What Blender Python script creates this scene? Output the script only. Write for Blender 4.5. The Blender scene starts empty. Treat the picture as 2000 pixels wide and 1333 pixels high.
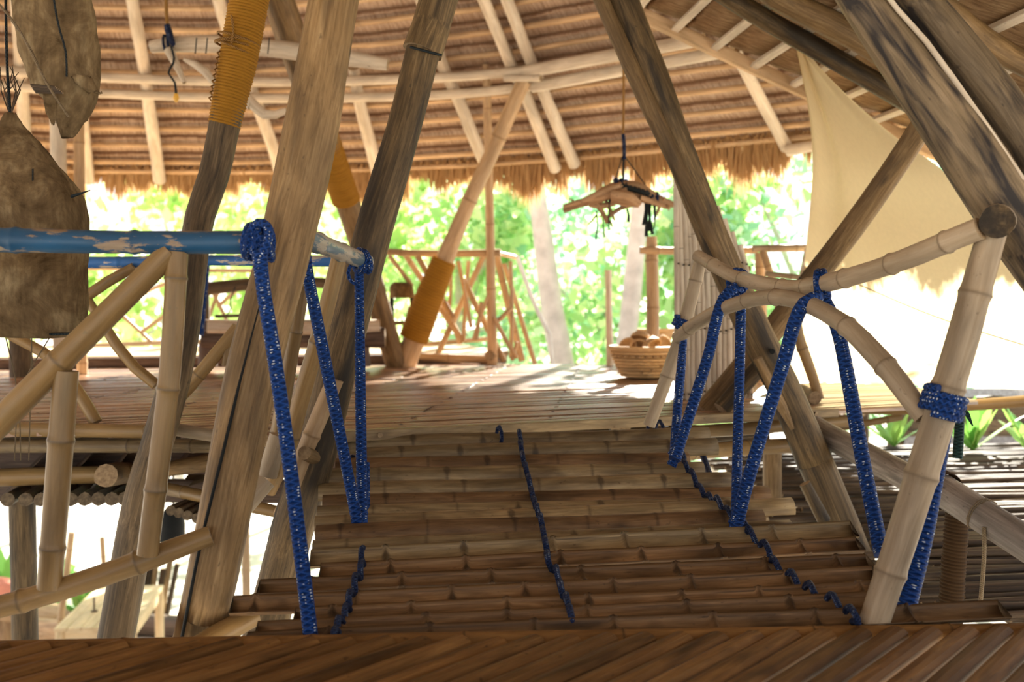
import bpy, math, random
import numpy as np
from mathutils import Vector, Matrix, noise as mn

# ------------------------------------------------------------------ camera, sky, sun, exposure
S = bpy.context.scene
COL = S.collection
F = 2000.0                                   # focal length in pixels of the 2000 x 1333 frame
EYE = Vector((0, 0, 0.75))
PITCH = math.atan(66.5 / F)                  # looking slightly down
cam_d = bpy.data.cameras.new('camera')
cam_d.lens = 36.0; cam_d.sensor_width = 36.0; cam_d.clip_start = 0.05; cam_d.clip_end = 300
cam_d.dof.use_dof = True; cam_d.dof.focus_distance = 3.1; cam_d.dof.aperture_fstop = 2.6
cam = bpy.data.objects.new('camera', cam_d); COL.objects.link(cam)
cam.location = EYE; cam.rotation_euler = (math.pi / 2 - PITCH, 0, 0)
S.camera = cam
W = bpy.data.worlds.new('sky'); S.world = W; W.use_nodes = True
bgn = W.node_tree.nodes['Background']
bgn.inputs[0].default_value = (0.93, 0.97, 1.0, 1); bgn.inputs[1].default_value = 0.64
sun_d = bpy.data.lights.new('sun', 'SUN'); sun_d.energy = 12.0; sun_d.angle = 0.012; sun_d.color = (1, 0.93, 0.8)
sun = bpy.data.objects.new('sun', sun_d); COL.objects.link(sun)
SUN_EL, SUN_AZ = math.radians(28), math.radians(17)      # azimuth to the right of straight ahead
to_sun = Vector((math.cos(SUN_EL) * math.sin(SUN_AZ), math.cos(SUN_EL) * math.cos(SUN_AZ), math.sin(SUN_EL)))
sun.rotation_euler = to_sun.to_track_quat('Z', 'Y').to_euler()
vs = S.view_settings
vs.view_transform = 'Standard'; vs.look = 'None'; vs.gamma = 1.0; vs.use_curve_mapping = False
vs.exposure = 1.45

# ------------------------------------------------------------------ geometry helpers
RND = random.Random(7)
FWD = Vector((0, math.cos(PITCH), -math.sin(PITCH))); UPV = Vector((0, math.sin(PITCH), math.cos(PITCH)))
def ray(x, y):
    return FWD * F + Vector((1, 0, 0)) * (x - 1000) - UPV * (y - 666.5)
def P(x, y, Y):                               # a point seen at pixel x, y that stands Y metres ahead
    d = ray(x, y); return EYE + d * (Y / d.y)
def PZ(x, y, z):                              # a point seen at pixel x, y that lies at height z
    d = ray(x, y); return EYE + d * ((z - EYE.z) / d.z)
def R(w, Y): return w * 0.5 * Y / F

def link(name, me, mats, parent=None):
    o = bpy.data.objects.new(name, me); COL.objects.link(o)
    if mats is not None and not me.materials:
        for m in (mats if isinstance(mats, (list, tuple)) else [mats]): me.materials.append(m)
    if parent is not None:
        o.parent = parent
        o.matrix_parent_inverse = parent.matrix_basis.inverted()
    return o
def tag(o, label=None, cat=None, group=None, kind=None):
    if label: o['label'] = label
    if cat: o['category'] = cat
    if group: o['group'] = group
    if kind: o['kind'] = kind
    return o
def thing(name, label, cat, loc=(0, 0, 0), group=None, kind=None):
    o = bpy.data.objects.new(name, None); o.empty_display_size = 0.1; COL.objects.link(o); o.location = loc
    return tag(o, label, cat, group, kind)
def mesh(name, V, Fc, gc=None, nd=None, mi=None, smooth=True, uv=None):
    me = bpy.data.meshes.new(name)
    me.from_pydata([tuple(v) for v in V], [], Fc)
    if gc is not None:
        a = me.attributes.new('gc', 'FLOAT_VECTOR', 'POINT'); a.data.foreach_set('vector', np.asarray(gc, dtype=np.float32).ravel())
    if nd is not None:
        a = me.attributes.new('nd', 'FLOAT', 'POINT'); a.data.foreach_set('value', np.asarray(nd, dtype=np.float32).ravel())
    if mi is not None: me.polygons.foreach_set('material_index', mi)
    if smooth: me.polygons.foreach_set('use_smooth', [True] * len(me.polygons))
    me.update(); return me

def catmull(pts, t):
    n = len(pts) - 1
    i = min(int(t), n - 1); f = t - i
    p1, p2 = pts[i], pts[i + 1]
    p0 = pts[i - 1] if i > 0 else 2 * p1 - p2
    p3 = pts[i + 2] if i + 2 <= n else 2 * p2 - p1
    return 0.5 * ((2 * p1) + (p2 - p0) * f + (2 * p0 - 5 * p1 + 4 * p2 - p3) * f * f + (3 * p1 - p0 - 3 * p2 + p3) * f ** 3)

def tube_data(pts, rad, sides=12, node=0.0, wob=0.03, step=0.09, bend=0.0, smooth=True, flat=1.0, flatdir=None, seed=0, caps=True, bulge=0.10):
    rn = random.Random(seed)
    pts = [Vector(p) for p in pts]
    L = [0.0]
    for a, b in zip(pts, pts[1:]): L.append(L[-1] + (b - a).length)
    tot = L[-1]
    def at(s):
        i = 0
        while i < len(L) - 2 and s > L[i + 1]: i += 1
        f = (s - L[i]) / max(L[i + 1] - L[i], 1e-9)
        c = catmull(pts, i + f) if (smooth and len(pts) > 2) else pts[i].lerp(pts[i + 1], min(max(f, 0), 1))
        return c, rad[i] + (rad[i + 1] - rad[i]) * f
    ss = {0.0: 0, tot: 0}
    k = max(2, int(tot / step))
    for i in range(1, k): ss[tot * i / k] = 0
    if not smooth:
        for l in L[1:-1]: ss[l] = 0
    nodes = []
    if node:
        s = node * rn.uniform(0.2, 0.9); rr = max(rad)
        while s < tot - 0.02:
            nodes.append(s)
            for q in (-0.55, -0.18, 0.0, 0.18, 0.55):
                if 0 < s + q * rr < tot: ss[s + q * rr] = 0
            s += node * rn.uniform(0.8, 1.2)
    ss = sorted(ss)
    fr = [at(s) for s in ss]
    C = [f[0] for f in fr]
    T = [((C[min(i + 1, len(C) - 1)] - C[max(i - 1, 0)]).normalized()) for i in range(len(C))]
    u = flatdir.copy() if flatdir is not None else (Vector((0, 0, 1)) if abs(T[0].z) < 0.8 else Vector((0, 1, 0)))
    V, G, N, Fc, MI = [], [], [], [], []
    ox, oy = rn.uniform(-50, 50), rn.uniform(-50, 50)
    bx, by = rn.uniform(-1, 1) * bend, rn.uniform(-1, 1) * bend
    for i, s in enumerate(ss):
        t = T[i]; u = (u - t * u.dot(t)).normalized(); w = t.cross(u)
        r = fr[i][1]; nd = 0.0
        for q in nodes:
            d = abs(s - q) / max(r, 1e-6)
            if d < 0.7:
                r *= 1 + bulge * math.exp(-(d / 0.22) ** 2); nd = max(nd, math.exp(-(d / 0.16) ** 2))
        bb = math.sin(math.pi * s / tot)
        c = C[i] + u * (bx * bb) + w * (by * bb)
        for j in range(sides):
            a = 2 * math.pi * j / sides
            x, y = math.cos(a), math.sin(a)
            q = r * (1 + wob * 1.6 * mn.noise(Vector((x * 1.1 + ox, y * 1.1 + oy, s * 3.0))))
            V.append(c + u * (x * q * flat) + w * (y * q))
            G.append((x * r + ox, y * r + oy, s)); N.append(nd)
    m = len(ss)
    for i in range(m - 1):
        for j in range(sides):
            j2 = (j + 1) % sides
            Fc.append((i * sides + j, i * sides + j2, (i + 1) * sides + j2, (i + 1) * sides + j)); MI.append(0)
    if caps:
        for e, ring in ((0, 0), (1, m - 1)):
            b = len(V)
            for j in range(sides):
                V.append(V[ring * sides + j].copy()); g = G[ring * sides + j]; G.append(g); N.append(0)
            V.append(sum((V[b + j] for j in range(sides)), Vector()) / sides); G.append((ox, oy, ss[ring])); N.append(0)
            for j in range(sides):
                j2 = (j + 1) % sides
                Fc.append((b + j2, b + j, b + sides) if e == 0 else (b + j, b + j2, b + sides)); MI.append(1)
    return V, Fc, G, N, MI

SEED = [0]
def tube(name, pts, rad, mat, parent=None, **kw):
    SEED[0] += 1
    if not isinstance(rad, (list, tuple)): rad = [rad] * len(pts)
    V, Fc, G, N, MI = tube_data(pts, list(rad), seed=SEED[0], **kw)
    cut = mat[1] if isinstance(mat, (list, tuple)) else mat
    m0 = mat[0] if isinstance(mat, (list, tuple)) else mat
    return link(name, mesh(name, V, Fc, G, N, MI), [m0, cut], parent)
def pole(name, px, mat, parent=None, up=None, down=None, **kw):
    """px: list of (x, y, Y, width in pixels); up / down: extend the ends to these heights"""
    pts = [P(x, y, Y) for x, y, Y, w in px]; rad = [R(w, Y) for x, y, Y, w in px]
    if up is not None:
        d = pts[0] - pts[1]; pts.insert(0, pts[0] + d * ((up - pts[0].z) / d.z)); rad.insert(0, rad[0])
    if down is not None:
        d = pts[-1] - pts[-2]; pts.append(pts[-1] + d * ((down - pts[-1].z) / d.z)); rad.append(rad[-1])
    return tube(name, pts, rad, mat, parent, **kw)

def box_data(c, ux, uy, uz, bev=0.0):
    V = []; Fc = []
    for sx in (-1, 1):
        for sy in (-1, 1):
            for sz in (-1, 1): V.append(c + ux * sx + uy * sy + uz * sz)
    Fc = [(0, 1, 3, 2), (4, 6, 7, 5), (0, 4, 5, 1), (2, 3, 7, 6), (0, 2, 6, 4), (1, 5, 7, 3)]
    return V, Fc
def board(name, a, b, width_v, thick_v, mat, parent=None):
    """a plank from a to b; width_v and thick_v are half-extent vectors"""
    c = (a + b) / 2; ux = (b - a) / 2
    n = 6; V = []; Fc = []; G = []; rn = random.Random(SEED[0]); SEED[0] += 1; L = (b - a).length; o = rn.uniform(-50, 50)
    ch = 0.88
    prof = [(-1, -ch), (-ch, -1), (ch, -1), (1, -ch), (1, ch), (ch, 1), (-ch, 1), (-1, ch)]
    for i in range(n + 1):
        p = a.lerp(b, i / n)
        j = 1 + 0.05 * rn.uniform(-1, 1)
        for q, (s, t) in enumerate(prof):
            V.append(p + width_v * (s * j) + thick_v * t); G.append((s * width_v.length + o, t * thick_v.length + o, L * i / n))
    k = len(prof)
    for i in range(n):
        for q in range(k): Fc.append((i * k + q, i * k + (q + 1) % k, (i + 1) * k + (q + 1) % k, (i + 1) * k + q))
    Fc.append(tuple(reversed(range(k)))); Fc.append(tuple(range(n * k, n * k + k)))
    return link(name, mesh(name, V, Fc, G, [0] * len(V), smooth=False), mat, parent)

def coil(name, pts, rad, pitch, mat, parent=None, cord=None, sides=18):
    """cord wound tightly round a post: one ridged sleeve, one ridge per turn"""
    pts = [Vector(p) for p in pts]; L = [0]
    for a, b in zip(pts, pts[1:]): L.append(L[-1] + (b - a).length)
    n = int(L[-1] / pitch); per = 5; cord = cord or pitch * 0.5
    V, G, N, Fc = [], [], [], []
    u = Vector((1, 0, 0))
    def at(s):
        i = 0
        while i < len(L) - 2 and s > L[i + 1]: i += 1
        f = (s - L[i]) / (L[i + 1] - L[i]); return pts[i].lerp(pts[i + 1], f), rad[i] + (rad[i + 1] - rad[i]) * f, (pts[i + 1] - pts[i]).normalized()
    SEED[0] += 1; rn = random.Random(SEED[0])
    rows = n * per + 1; jit = [rn.uniform(-0.25, 0.25) for _ in range(n + 2)]
    for i in range(rows + 1):
        s = min(L[-1] * i / rows, L[-1]); c, r, t = at(s); u = (u - t * u.dot(t)).normalized(); w = t.cross(u)
        for j in range(sides):
            a = 2 * math.pi * j / sides
            ph = (s / pitch + j / sides)
            h = abs(math.sin(math.pi * ph)) ** 0.7
            q = r + cord * (0.1 + h * (1 + jit[int(ph) % (n + 2)]))
            V.append(c + u * (math.cos(a) * q) + w * (math.sin(a) * q)); G.append((a * r, ph * 0.2, s)); N.append(1 - h)
    for i in range(rows):
        for j in range(sides):
            j2 = (j + 1) % sides; Fc.append((i * sides + j, i * sides + j2, (i + 1) * sides + j2, (i + 1) * sides + j))
    return link(name, mesh(name, V, Fc, G, N), mat, parent)

# ------------------------------------------------------------------ materials
def nodes_of(name):
    m = bpy.data.materials.new(name); m.use_nodes = True
    nt = m.node_tree; nt.nodes.clear()
    out = nt.nodes.new('ShaderNodeOutputMaterial')
    return m, nt, nt.nodes.new, nt.links.new, out
def ramp(nt, fac, stops):
    r = nt.nodes.new('ShaderNodeValToRGB'); nt.links.new(fac, r.inputs[0])
    e = r.color_ramp.elements
    while len(e) < len(stops): e.new(0.5)
    for q, (p, c) in zip(e, stops): q.position = p; q.color = (*c, 1)
    return r.outputs[0]
def attr(nt, name):
    a = nt.nodes.new('ShaderNodeAttribute'); a.attribute_name = name; return a
def scaled_noise(nt, vec, scale, detail=3.0, rough=0.55, dist=0.0):
    mp = nt.nodes.new('ShaderNodeMapping'); mp.inputs['Scale'].default_value = scale; nt.links.new(vec, mp.inputs[0])
    n = nt.nodes.new('ShaderNodeTexNoise'); n.inputs['Scale'].default_value = 1; n.inputs['Detail'].default_value = detail
    n.inputs['Roughness'].default_value = rough; n.inputs['Distortion'].default_value = dist
    nt.links.new(mp.outputs[0], n.inputs['Vector']); return n.outputs['Fac']
def mix(nt, fac, a, b, mode='MIX'):
    m = nt.nodes.new('ShaderNodeMix'); m.data_type = 'RGBA'; m.blend_type = mode
    for s, v in ((m.inputs[0], fac), (m.inputs[6], a), (m.inputs[7], b)):
        if hasattr(v, 'is_linked') or hasattr(v, 'links'): nt.links.new(v, s)
        elif isinstance(v, (int, float)): s.default_value = v
        else: s.default_value = (*v, 1)
    return m.outputs[2]
def maprange(nt, v, a, b, c, d):
    m = nt.nodes.new('ShaderNodeMapRange'); nt.links.new(v, m.inputs[0])
    for i, x in enumerate((a, b, c, d)): m.inputs[i + 1].default_value = x
    return m.outputs[0]

def wood(name, dark, mid, light, stain=(0.05, 0.04, 0.03), stain_amt=0.5, gs=90, rough=0.6, nodecol=(0.10, 0.066, 0.032), bump=0.25, vary=0.25, spec=0.3, lo=0.52, blot=(14, 14, 2.2), patch=0.22, knots=0.0):
    m, nt, N, Lk, out = nodes_of(name)
    g = attr(nt, 'gc').outputs['Vector']; nd = attr(nt, 'nd').outputs['Fac']
    oi = N('ShaderNodeObjectInfo').outputs['Random']
    f = scaled_noise(nt, g, (gs, gs, gs * 0.075), 5, 0.65, 0.9)
    c = ramp(nt, f, [(0.25, dark), (0.5, mid), (0.75, light)])
    b = scaled_noise(nt, g, blot, 3, 0.6, 0.3)
    fb = maprange(nt, b, lo, lo + 0.16, 0, stain_amt)
    c = mix(nt, fb, c, stain)
    lf = scaled_noise(nt, g, (9, 9, 2.6), 3, 0.6, 0.5)
    hv0 = N('ShaderNodeHueSaturation'); Lk(c, hv0.inputs['Color']); Lk(maprange(nt, lf, 0.3, 0.7, 1 - 1.1 * patch, 1 + patch), hv0.inputs['Value']); c = hv0.outputs[0]
    if knots:
        mp = N('ShaderNodeMapping'); mp.inputs['Scale'].default_value = (7, 7, 3.2); Lk(g, mp.inputs[0])
        vo = N('ShaderNodeTexVoronoi'); vo.inputs['Scale'].default_value = 1; Lk(mp.outputs[0], vo.inputs['Vector'])
        c = mix(nt, maprange(nt, vo.outputs['Distance'], 0.05, 0.13, knots, 0), c, stain)
    sp = scaled_noise(nt, g, (70, 70, 40), 2, 0.5)
    c = mix(nt, maprange(nt, sp, 0.68, 0.76, 0, 0.55), c, stain)
    c = mix(nt, maprange(nt, nd, 0.15, 1, 0, 0.75), c, nodecol)
    hv = N('ShaderNodeHueSaturation'); Lk(c, hv.inputs['Color'])
    Lk(maprange(nt, oi, 0, 1, 1 - vary, 1 + vary), hv.inputs['Value'])
    s = N('ShaderNodeBsdfPrincipled'); Lk(hv.outputs[0], s.inputs['Base Color'])
    s.inputs['Roughness'].default_value = rough; s.inputs['Specular IOR Level'].default_value = spec
    bp = N('ShaderNodeBump'); bp.inputs['Strength'].default_value = bump; bp.inputs['Distance'].default_value = 0.01
    Lk(f, bp.inputs['Height']); Lk(bp.outputs[0], s.inputs['Normal']); Lk(s.outputs[0], out.inputs[0])
    return m
def cut_end(name, a, b):
    m, nt, N, Lk, out = nodes_of(name)
    g = attr(nt, 'gc').outputs['Vector']
    f = scaled_noise(nt, g, (60, 60, 4), 3)
    s = N('ShaderNodeBsdfPrincipled'); Lk(ramp(nt, f, [(0.3, a), (0.7, b)]), s.inputs['Base Color']); s.inputs['Roughness'].default_value = 0.8
    Lk(s.outputs[0], out.inputs[0]); return m

CUTD = cut_end('grey_log_end', (0.07, 0.05, 0.03), (0.20, 0.145, 0.085))
CUT = cut_end('cut_wood_end', (0.20, 0.13, 0.07), (0.42, 0.30, 0.17))
M_POST = [wood('weathered_timber', (0.095, 0.055, 0.021), (0.18, 0.11, 0.047), (0.275, 0.182, 0.088), (0.055, 0.035, 0.018), 0.7, patch=0.4, knots=0.8), CUT]
M_POSTG = [wood('grey_weathered_timber', (0.04, 0.026, 0.011), (0.125, 0.08, 0.035), (0.25, 0.17, 0.083), (0.022, 0.017, 0.012), 0.85, lo=0.46, patch=0.4, knots=0.8), CUT]
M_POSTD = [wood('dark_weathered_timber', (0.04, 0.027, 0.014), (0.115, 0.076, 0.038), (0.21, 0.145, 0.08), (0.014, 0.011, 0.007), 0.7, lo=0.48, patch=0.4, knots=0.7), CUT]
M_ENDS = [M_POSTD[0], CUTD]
M_POSTM = [wood('mottled_timber', (0.11, 0.078, 0.043), (0.205, 0.148, 0.086), (0.29, 0.215, 0.135), (0.022, 0.018, 0.018), 0.97, lo=0.46, blot=(22, 22, 3.4), patch=0.35, knots=0.9), CUT]
M_BAM = [wood('dry_bamboo', (0.195, 0.112, 0.038), (0.27, 0.165, 0.062), (0.345, 0.225, 0.095), (0.17, 0.13, 0.06), 0.45, gs=45, rough=0.42, bump=0.06, spec=0.45, vary=0.15), CUT]
M_BAMP = [wood('pale_bamboo', (0.30, 0.22, 0.135), (0.385, 0.295, 0.195), (0.46, 0.37, 0.26), (0.14, 0.10, 0.06), 0.5, gs=45, rough=0.5, bump=0.06, nodecol=(0.15, 0.10, 0.055), vary=0.1), CUT]
M_BAMT = [wood('tan_bamboo', (0.36, 0.225, 0.115), (0.47, 0.315, 0.175), (0.57, 0.41, 0.25), (0.26, 0.165, 0.085), 0.35, gs=40, rough=0.45, bump=0.05, nodecol=(0.24, 0.14, 0.06), vary=0.15), CUT]
M_SPLIT = [wood('split_bamboo_tread', (0.10, 0.066, 0.03), (0.205, 0.142, 0.07), (0.32, 0.24, 0.13), (0.055, 0.032, 0.014), 0.75, gs=55, rough=0.5, bump=0.2, patch=0.4, nodecol=(0.035, 0.022, 0.012), vary=0.3, spec=0.35, blot=(9, 9, 3)), CUT]
M_SPLITB = [wood('brown_split_bamboo_tread', (0.075, 0.038, 0.015), (0.155, 0.086, 0.038), (0.24, 0.148, 0.072), (0.03, 0.015, 0.006), 0.8, gs=55, rough=0.55, bump=0.2, patch=0.4, nodecol=(0.022, 0.012, 0.006), vary=0.25, spec=0.25, blot=(9, 9, 3)), CUT]
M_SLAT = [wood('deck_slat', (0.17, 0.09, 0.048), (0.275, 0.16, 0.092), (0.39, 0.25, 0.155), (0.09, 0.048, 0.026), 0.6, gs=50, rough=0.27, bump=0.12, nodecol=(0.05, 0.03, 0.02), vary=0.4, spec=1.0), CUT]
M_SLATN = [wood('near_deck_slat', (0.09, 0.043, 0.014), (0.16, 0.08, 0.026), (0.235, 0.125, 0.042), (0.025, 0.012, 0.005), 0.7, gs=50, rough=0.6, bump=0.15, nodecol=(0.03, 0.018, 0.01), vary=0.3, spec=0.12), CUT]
M_PALE = [wood('peeled_pole', (0.52, 0.42, 0.31), (0.66, 0.56, 0.43), (0.74, 0.66, 0.54), (0.34, 0.25, 0.16), 0.35, gs=50, vary=0.08, bump=0.1), CUT]
M_BATT = [wood('roof_batten', (0.46, 0.29, 0.15), (0.58, 0.39, 0.22), (0.68, 0.49, 0.30), (0.36, 0.22, 0.12), 0.35, gs=40, vary=0.12, bump=0.08), CUT]
M_TWIG = [wood('twig', (0.028, 0.017, 0.009), (0.062, 0.038, 0.02), (0.11, 0.07, 0.04), (0.02, 0.014, 0.01), 0.5, gs=60, vary=0.4), CUT]  # browns lowered to stand in for the shade over the twig screen
M_DRIFT = [wood('driftwood', (0.32, 0.17, 0.08), (0.46, 0.28, 0.15), (0.60, 0.42, 0.26), (0.12, 0.07, 0.04), 0.5, gs=60), CUT]
M_DRIFTP = [wood('bleached_driftwood', (0.50, 0.39, 0.27), (0.63, 0.52, 0.39), (0.72, 0.63, 0.51), (0.22, 0.16, 0.1), 0.45, gs=50, vary=0.08), CUT]
M_SILV = [wood('silvered_pole', (0.14, 0.112, 0.088), (0.26, 0.22, 0.185), (0.38, 0.335, 0.29), (0.03, 0.025, 0.022), 0.85, patch=0.35, knots=0.7, gs=60, vary=0.05, lo=0.54), CUT]
M_DARKB = [wood('dark_log', (0.05, 0.03, 0.022), (0.11, 0.07, 0.05), (0.19, 0.13, 0.09), (0.02, 0.015, 0.012), 0.5, gs=60), CUT]
M_TABLE = [wood('pale_table_wood', (0.55, 0.38, 0.20), (0.66, 0.48, 0.28), (0.74, 0.58, 0.38), (0.5, 0.33, 0.18), 0.3, gs=30, vary=0.05, bump=0.05), CUT]
M_WICK = [wood('wicker', (0.50, 0.31, 0.14), (0.64, 0.43, 0.21), (0.74, 0.54, 0.30), (0.4, 0.25, 0.12), 0.3, gs=50, vary=0.1), CUT]
M_SHELL = [wood('coconut_husk', (0.42, 0.25, 0.11), (0.57, 0.37, 0.19), (0.68, 0.48, 0.28), (0.28, 0.16, 0.08), 0.4, gs=60, vary=0.15), CUT]

def plain(name, col, rough=0.7, spec=0.2, nscale=20, amt=0.25, bump=0.1):
    m, nt, N, Lk, out = nodes_of(name)
    tc = N('ShaderNodeTexCoord'); f = scaled_noise(nt, tc.outputs['Object'], (nscale,) * 3, 4)
    c = ramp(nt, f, [(0.3, tuple(v * (1 - amt) for v in col)), (0.7, tuple(min(v * (1 + amt), 1) for v in col))])
    s = N('ShaderNodeBsdfPrincipled'); Lk(c, s.inputs['Base Color']); s.inputs['Roughness'].default_value = rough; s.inputs['Specular IOR Level'].default_value = spec
    bp = N('ShaderNodeBump'); bp.inputs['Strength'].default_value = bump; bp.inputs['Distance'].default_value = 0.01; Lk(f, bp.inputs['Height']); Lk(bp.outputs[0], s.inputs['Normal'])
    Lk(s.outputs[0], out.inputs[0]); return m
def painted(name, paint, bare1, bare2, lo):
    m, nt, N, Lk, out = nodes_of(name)
    g = attr(nt, 'gc').outputs['Vector']; nd = attr(nt, 'nd').outputs['Fac']
    bare = ramp(nt, scaled_noise(nt, g, (60, 60, 4), 3), [(0.3, bare1), (0.7, bare2)])
    pn = ramp(nt, scaled_noise(nt, g, (20, 20, 6), 3), [(0.3, tuple(v * 0.75 for v in paint)), (0.7, tuple(min(1, v * 1.25) for v in paint))])
    w = scaled_noise(nt, g, (22, 22, 7), 5, 0.65)
    c = mix(nt, maprange(nt, w, lo, lo + 0.04, 0, 1), pn, bare)
    s = N('ShaderNodeBsdfPrincipled'); Lk(c, s.inputs['Base Color']); s.inputs['Roughness'].default_value = 0.45
    bp = N('ShaderNodeBump'); bp.inputs['Strength'].default_value = 0.2; bp.inputs['Distance'].default_value = 0.004; Lk(w, bp.inputs['Height']); Lk(bp.outputs[0], s.inputs['Normal'])
    Lk(s.outputs[0], out.inputs[0]); return m
M_BLUE = [painted('flaking_blue_paint', (0.010, 0.075, 0.17), (0.22, 0.14, 0.08), (0.36, 0.29, 0.21), 0.55), CUT]
M_BLUE2 = [painted('bright_blue_paint', (0.035, 0.17, 0.50), (0.5, 0.45, 0.4), (0.66, 0.6, 0.52), 0.54), CUT]
M_BLUEG = [painted('worn_grey_blue_paint', (0.10, 0.15, 0.19), (0.33, 0.29, 0.23), (0.45, 0.40, 0.33), 0.47), CUT]
def rope_mat(name, col, fleck=None, ridges=70.0, strands=3):
    m, nt, N, Lk, out = nodes_of(name)
    g = attr(nt, 'gc').outputs['Vector']; uvw = attr(nt, 'th').outputs['Vector']
    sx = N('ShaderNodeSeparateXYZ'); Lk(uvw, sx.inputs[0])
    def wave(sgn):
        a = N('ShaderNodeMath'); a.operation = 'MULTIPLY_ADD'; Lk(sx.outputs[1], a.inputs[0]); a.inputs[1].default_value = ridges * 6.283
        b = N('ShaderNodeMath'); b.operation = 'MULTIPLY'; Lk(sx.outputs[0], b.inputs[0]); b.inputs[1].default_value = strands * sgn
        Lk(b.outputs[0], a.inputs[2]); c = N('ShaderNodeMath'); c.operation = 'SINE'; Lk(a.outputs[0], c.inputs[0]); return c.outputs[0]
    w1, w2 = wave(1), wave(-1)
    mx = N('ShaderNodeMath'); mx.operation = 'MAXIMUM'; Lk(w1, mx.inputs[0]); Lk(w2, mx.inputs[1])
    c = mix(nt, maprange(nt, mx.outputs[0], -0.4, 0.9, 0.0, 1.0), tuple(v * 0.45 for v in col), col)
    if fleck:
        mul = N('ShaderNodeMath'); mul.operation = 'MULTIPLY'; Lk(w1, mul.inputs[0]); Lk(w2, mul.inputs[1])
        nz = scaled_noise(nt, g, (95, 95, 60), 0, 0.5)
        a1 = maprange(nt, mul.outputs[0], 0.35, 0.7, 0, 1); a2 = maprange(nt, nz, 0.60, 0.66, 0, 1)
        mm = N('ShaderNodeMath'); mm.operation = 'MULTIPLY'; Lk(a1, mm.inputs[0]); Lk(a2, mm.inputs[1])
        c = mix(nt, mm.outputs[0], c, fleck)
    s = N('ShaderNodeBsdfPrincipled'); Lk(c, s.inputs['Base Color']); s.inputs['Roughness'].default_value = 0.6; s.inputs['Specular IOR Level'].default_value = 0.25
    bp = N('ShaderNodeBump'); bp.inputs['Strength'].default_value = 0.7; bp.inputs['Distance'].default_value = 0.004; Lk(mx.outputs[0], bp.inputs['Height']); Lk(bp.outputs[0], s.inputs['Normal'])
    Lk(s.outputs[0], out.inputs[0]); return m
M_ROPE = rope_mat('blue_braided_rope', (0.005, 0.045, 0.22), (0.55, 0.62, 0.68))
M_CORD = rope_mat('dark_blue_cord', (0.008, 0.022, 0.08), (0.2, 0.25, 0.35), 120)
M_BLACKC = rope_mat('black_cord', (0.02, 0.03, 0.035), None, 120)
M_GREENC = rope_mat('dark_green_rope', (0.015, 0.05, 0.045), None, 100)
M_OCHC = rope_mat('ochre_rope', (0.42, 0.22, 0.06), None, 100)
M_TWINE = rope_mat('jute_twine', (0.30, 0.22, 0.13), None, 200)
def wrap_mat(name, col):
    m, nt, N, Lk, out = nodes_of(name)
    g = attr(nt, 'gc').outputs['Vector']; nd = attr(nt, 'nd').outputs['Fac']
    f = scaled_noise(nt, g, (160, 260, 160), 3); b = scaled_noise(nt, g, (6, 6, 6), 2)
    c = ramp(nt, f, [(0.3, tuple(v * 0.65 for v in col)), (0.7, tuple(v * 1.2 for v in col))])
    c = mix(nt, maprange(nt, b, 0.5, 0.75, 0, 0.4), c, tuple(v * 0.5 for v in col))
    c = mix(nt, maprange(nt, nd, 0.3, 1, 0, 0.75), c, tuple(v * 0.3 for v in col))
    s = N('ShaderNodeBsdfPrincipled'); Lk(c, s.inputs['Base Color']); s.inputs['Roughness'].default_value = 0.8; s.inputs['Specular IOR Level'].default_value = 0.15
    bp = N('ShaderNodeBump'); bp.inputs['Strength'].default_value = 0.3; bp.inputs['Distance'].default_value = 0.003; Lk(f, bp.inputs['Height']); Lk(bp.outputs[0], s.inputs['Normal'])
    Lk(s.outputs[0], out.inputs[0]); return m
M_ORANGE = wrap_mat('ochre_cord_wrap', (0.40, 0.19, 0.022))
M_BROWNW = wrap_mat('brown_cord_wrap', (0.055, 0.029, 0.011))
M_BLUEW = wrap_mat('blue_cord_wrap', (0.015, 0.10, 0.36))
def thatch_mat(name, cols, roll, trans=0.0, us=170, vs_=9):
    m, nt, N, Lk, out = nodes_of(name)
    g = attr(nt, 'gc').outputs['Vector']; nd = attr(nt, 'nd').outputs['Fac']
    f = scaled_noise(nt, g, (us, vs_, 1), 4, 0.65, 0.5); f2 = scaled_noise(nt, g, (5, 4, 1), 3)
    c = ramp(nt, f, [(0.25, cols[0]), (0.5, cols[1]), (0.75, cols[2])])
    c = mix(nt, maprange(nt, f2, 0.4, 0.75, 0, 0.35), c, cols[0])
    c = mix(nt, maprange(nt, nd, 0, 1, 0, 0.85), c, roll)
    s = N('ShaderNodeBsdfPrincipled'); Lk(c, s.inputs['Base Color']); s.inputs['Roughness'].default_value = 0.85; s.inputs['Specular IOR Level'].default_value = 0.1
    bp = N('ShaderNodeBump'); bp.inputs['Strength'].default_value = 0.6; bp.inputs['Distance'].default_value = 0.02; Lk(f, bp.inputs['Height']); Lk(bp.outputs[0], s.inputs['Normal'])
    if trans:
        t = N('ShaderNodeBsdfTranslucent'); Lk(c, t.inputs[0]); mx = N('ShaderNodeMixShader'); mx.inputs[0].default_value = trans
        Lk(s.outputs[0], mx.inputs[1]); Lk(t.outputs[0], mx.inputs[2]); Lk(mx.outputs[0], out.inputs[0])
    else: Lk(s.outputs[0], out.inputs[0])
    return m
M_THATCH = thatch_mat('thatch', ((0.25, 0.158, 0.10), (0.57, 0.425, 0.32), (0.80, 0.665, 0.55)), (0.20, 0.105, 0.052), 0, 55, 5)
M_THATCHD = thatch_mat('dark_thatch', ((0.14, 0.08, 0.04), (0.34, 0.22, 0.12), (0.52, 0.37, 0.22)), (0.14, 0.075, 0.033), 0, 55, 5)  # darker browns than the main thatch
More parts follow.
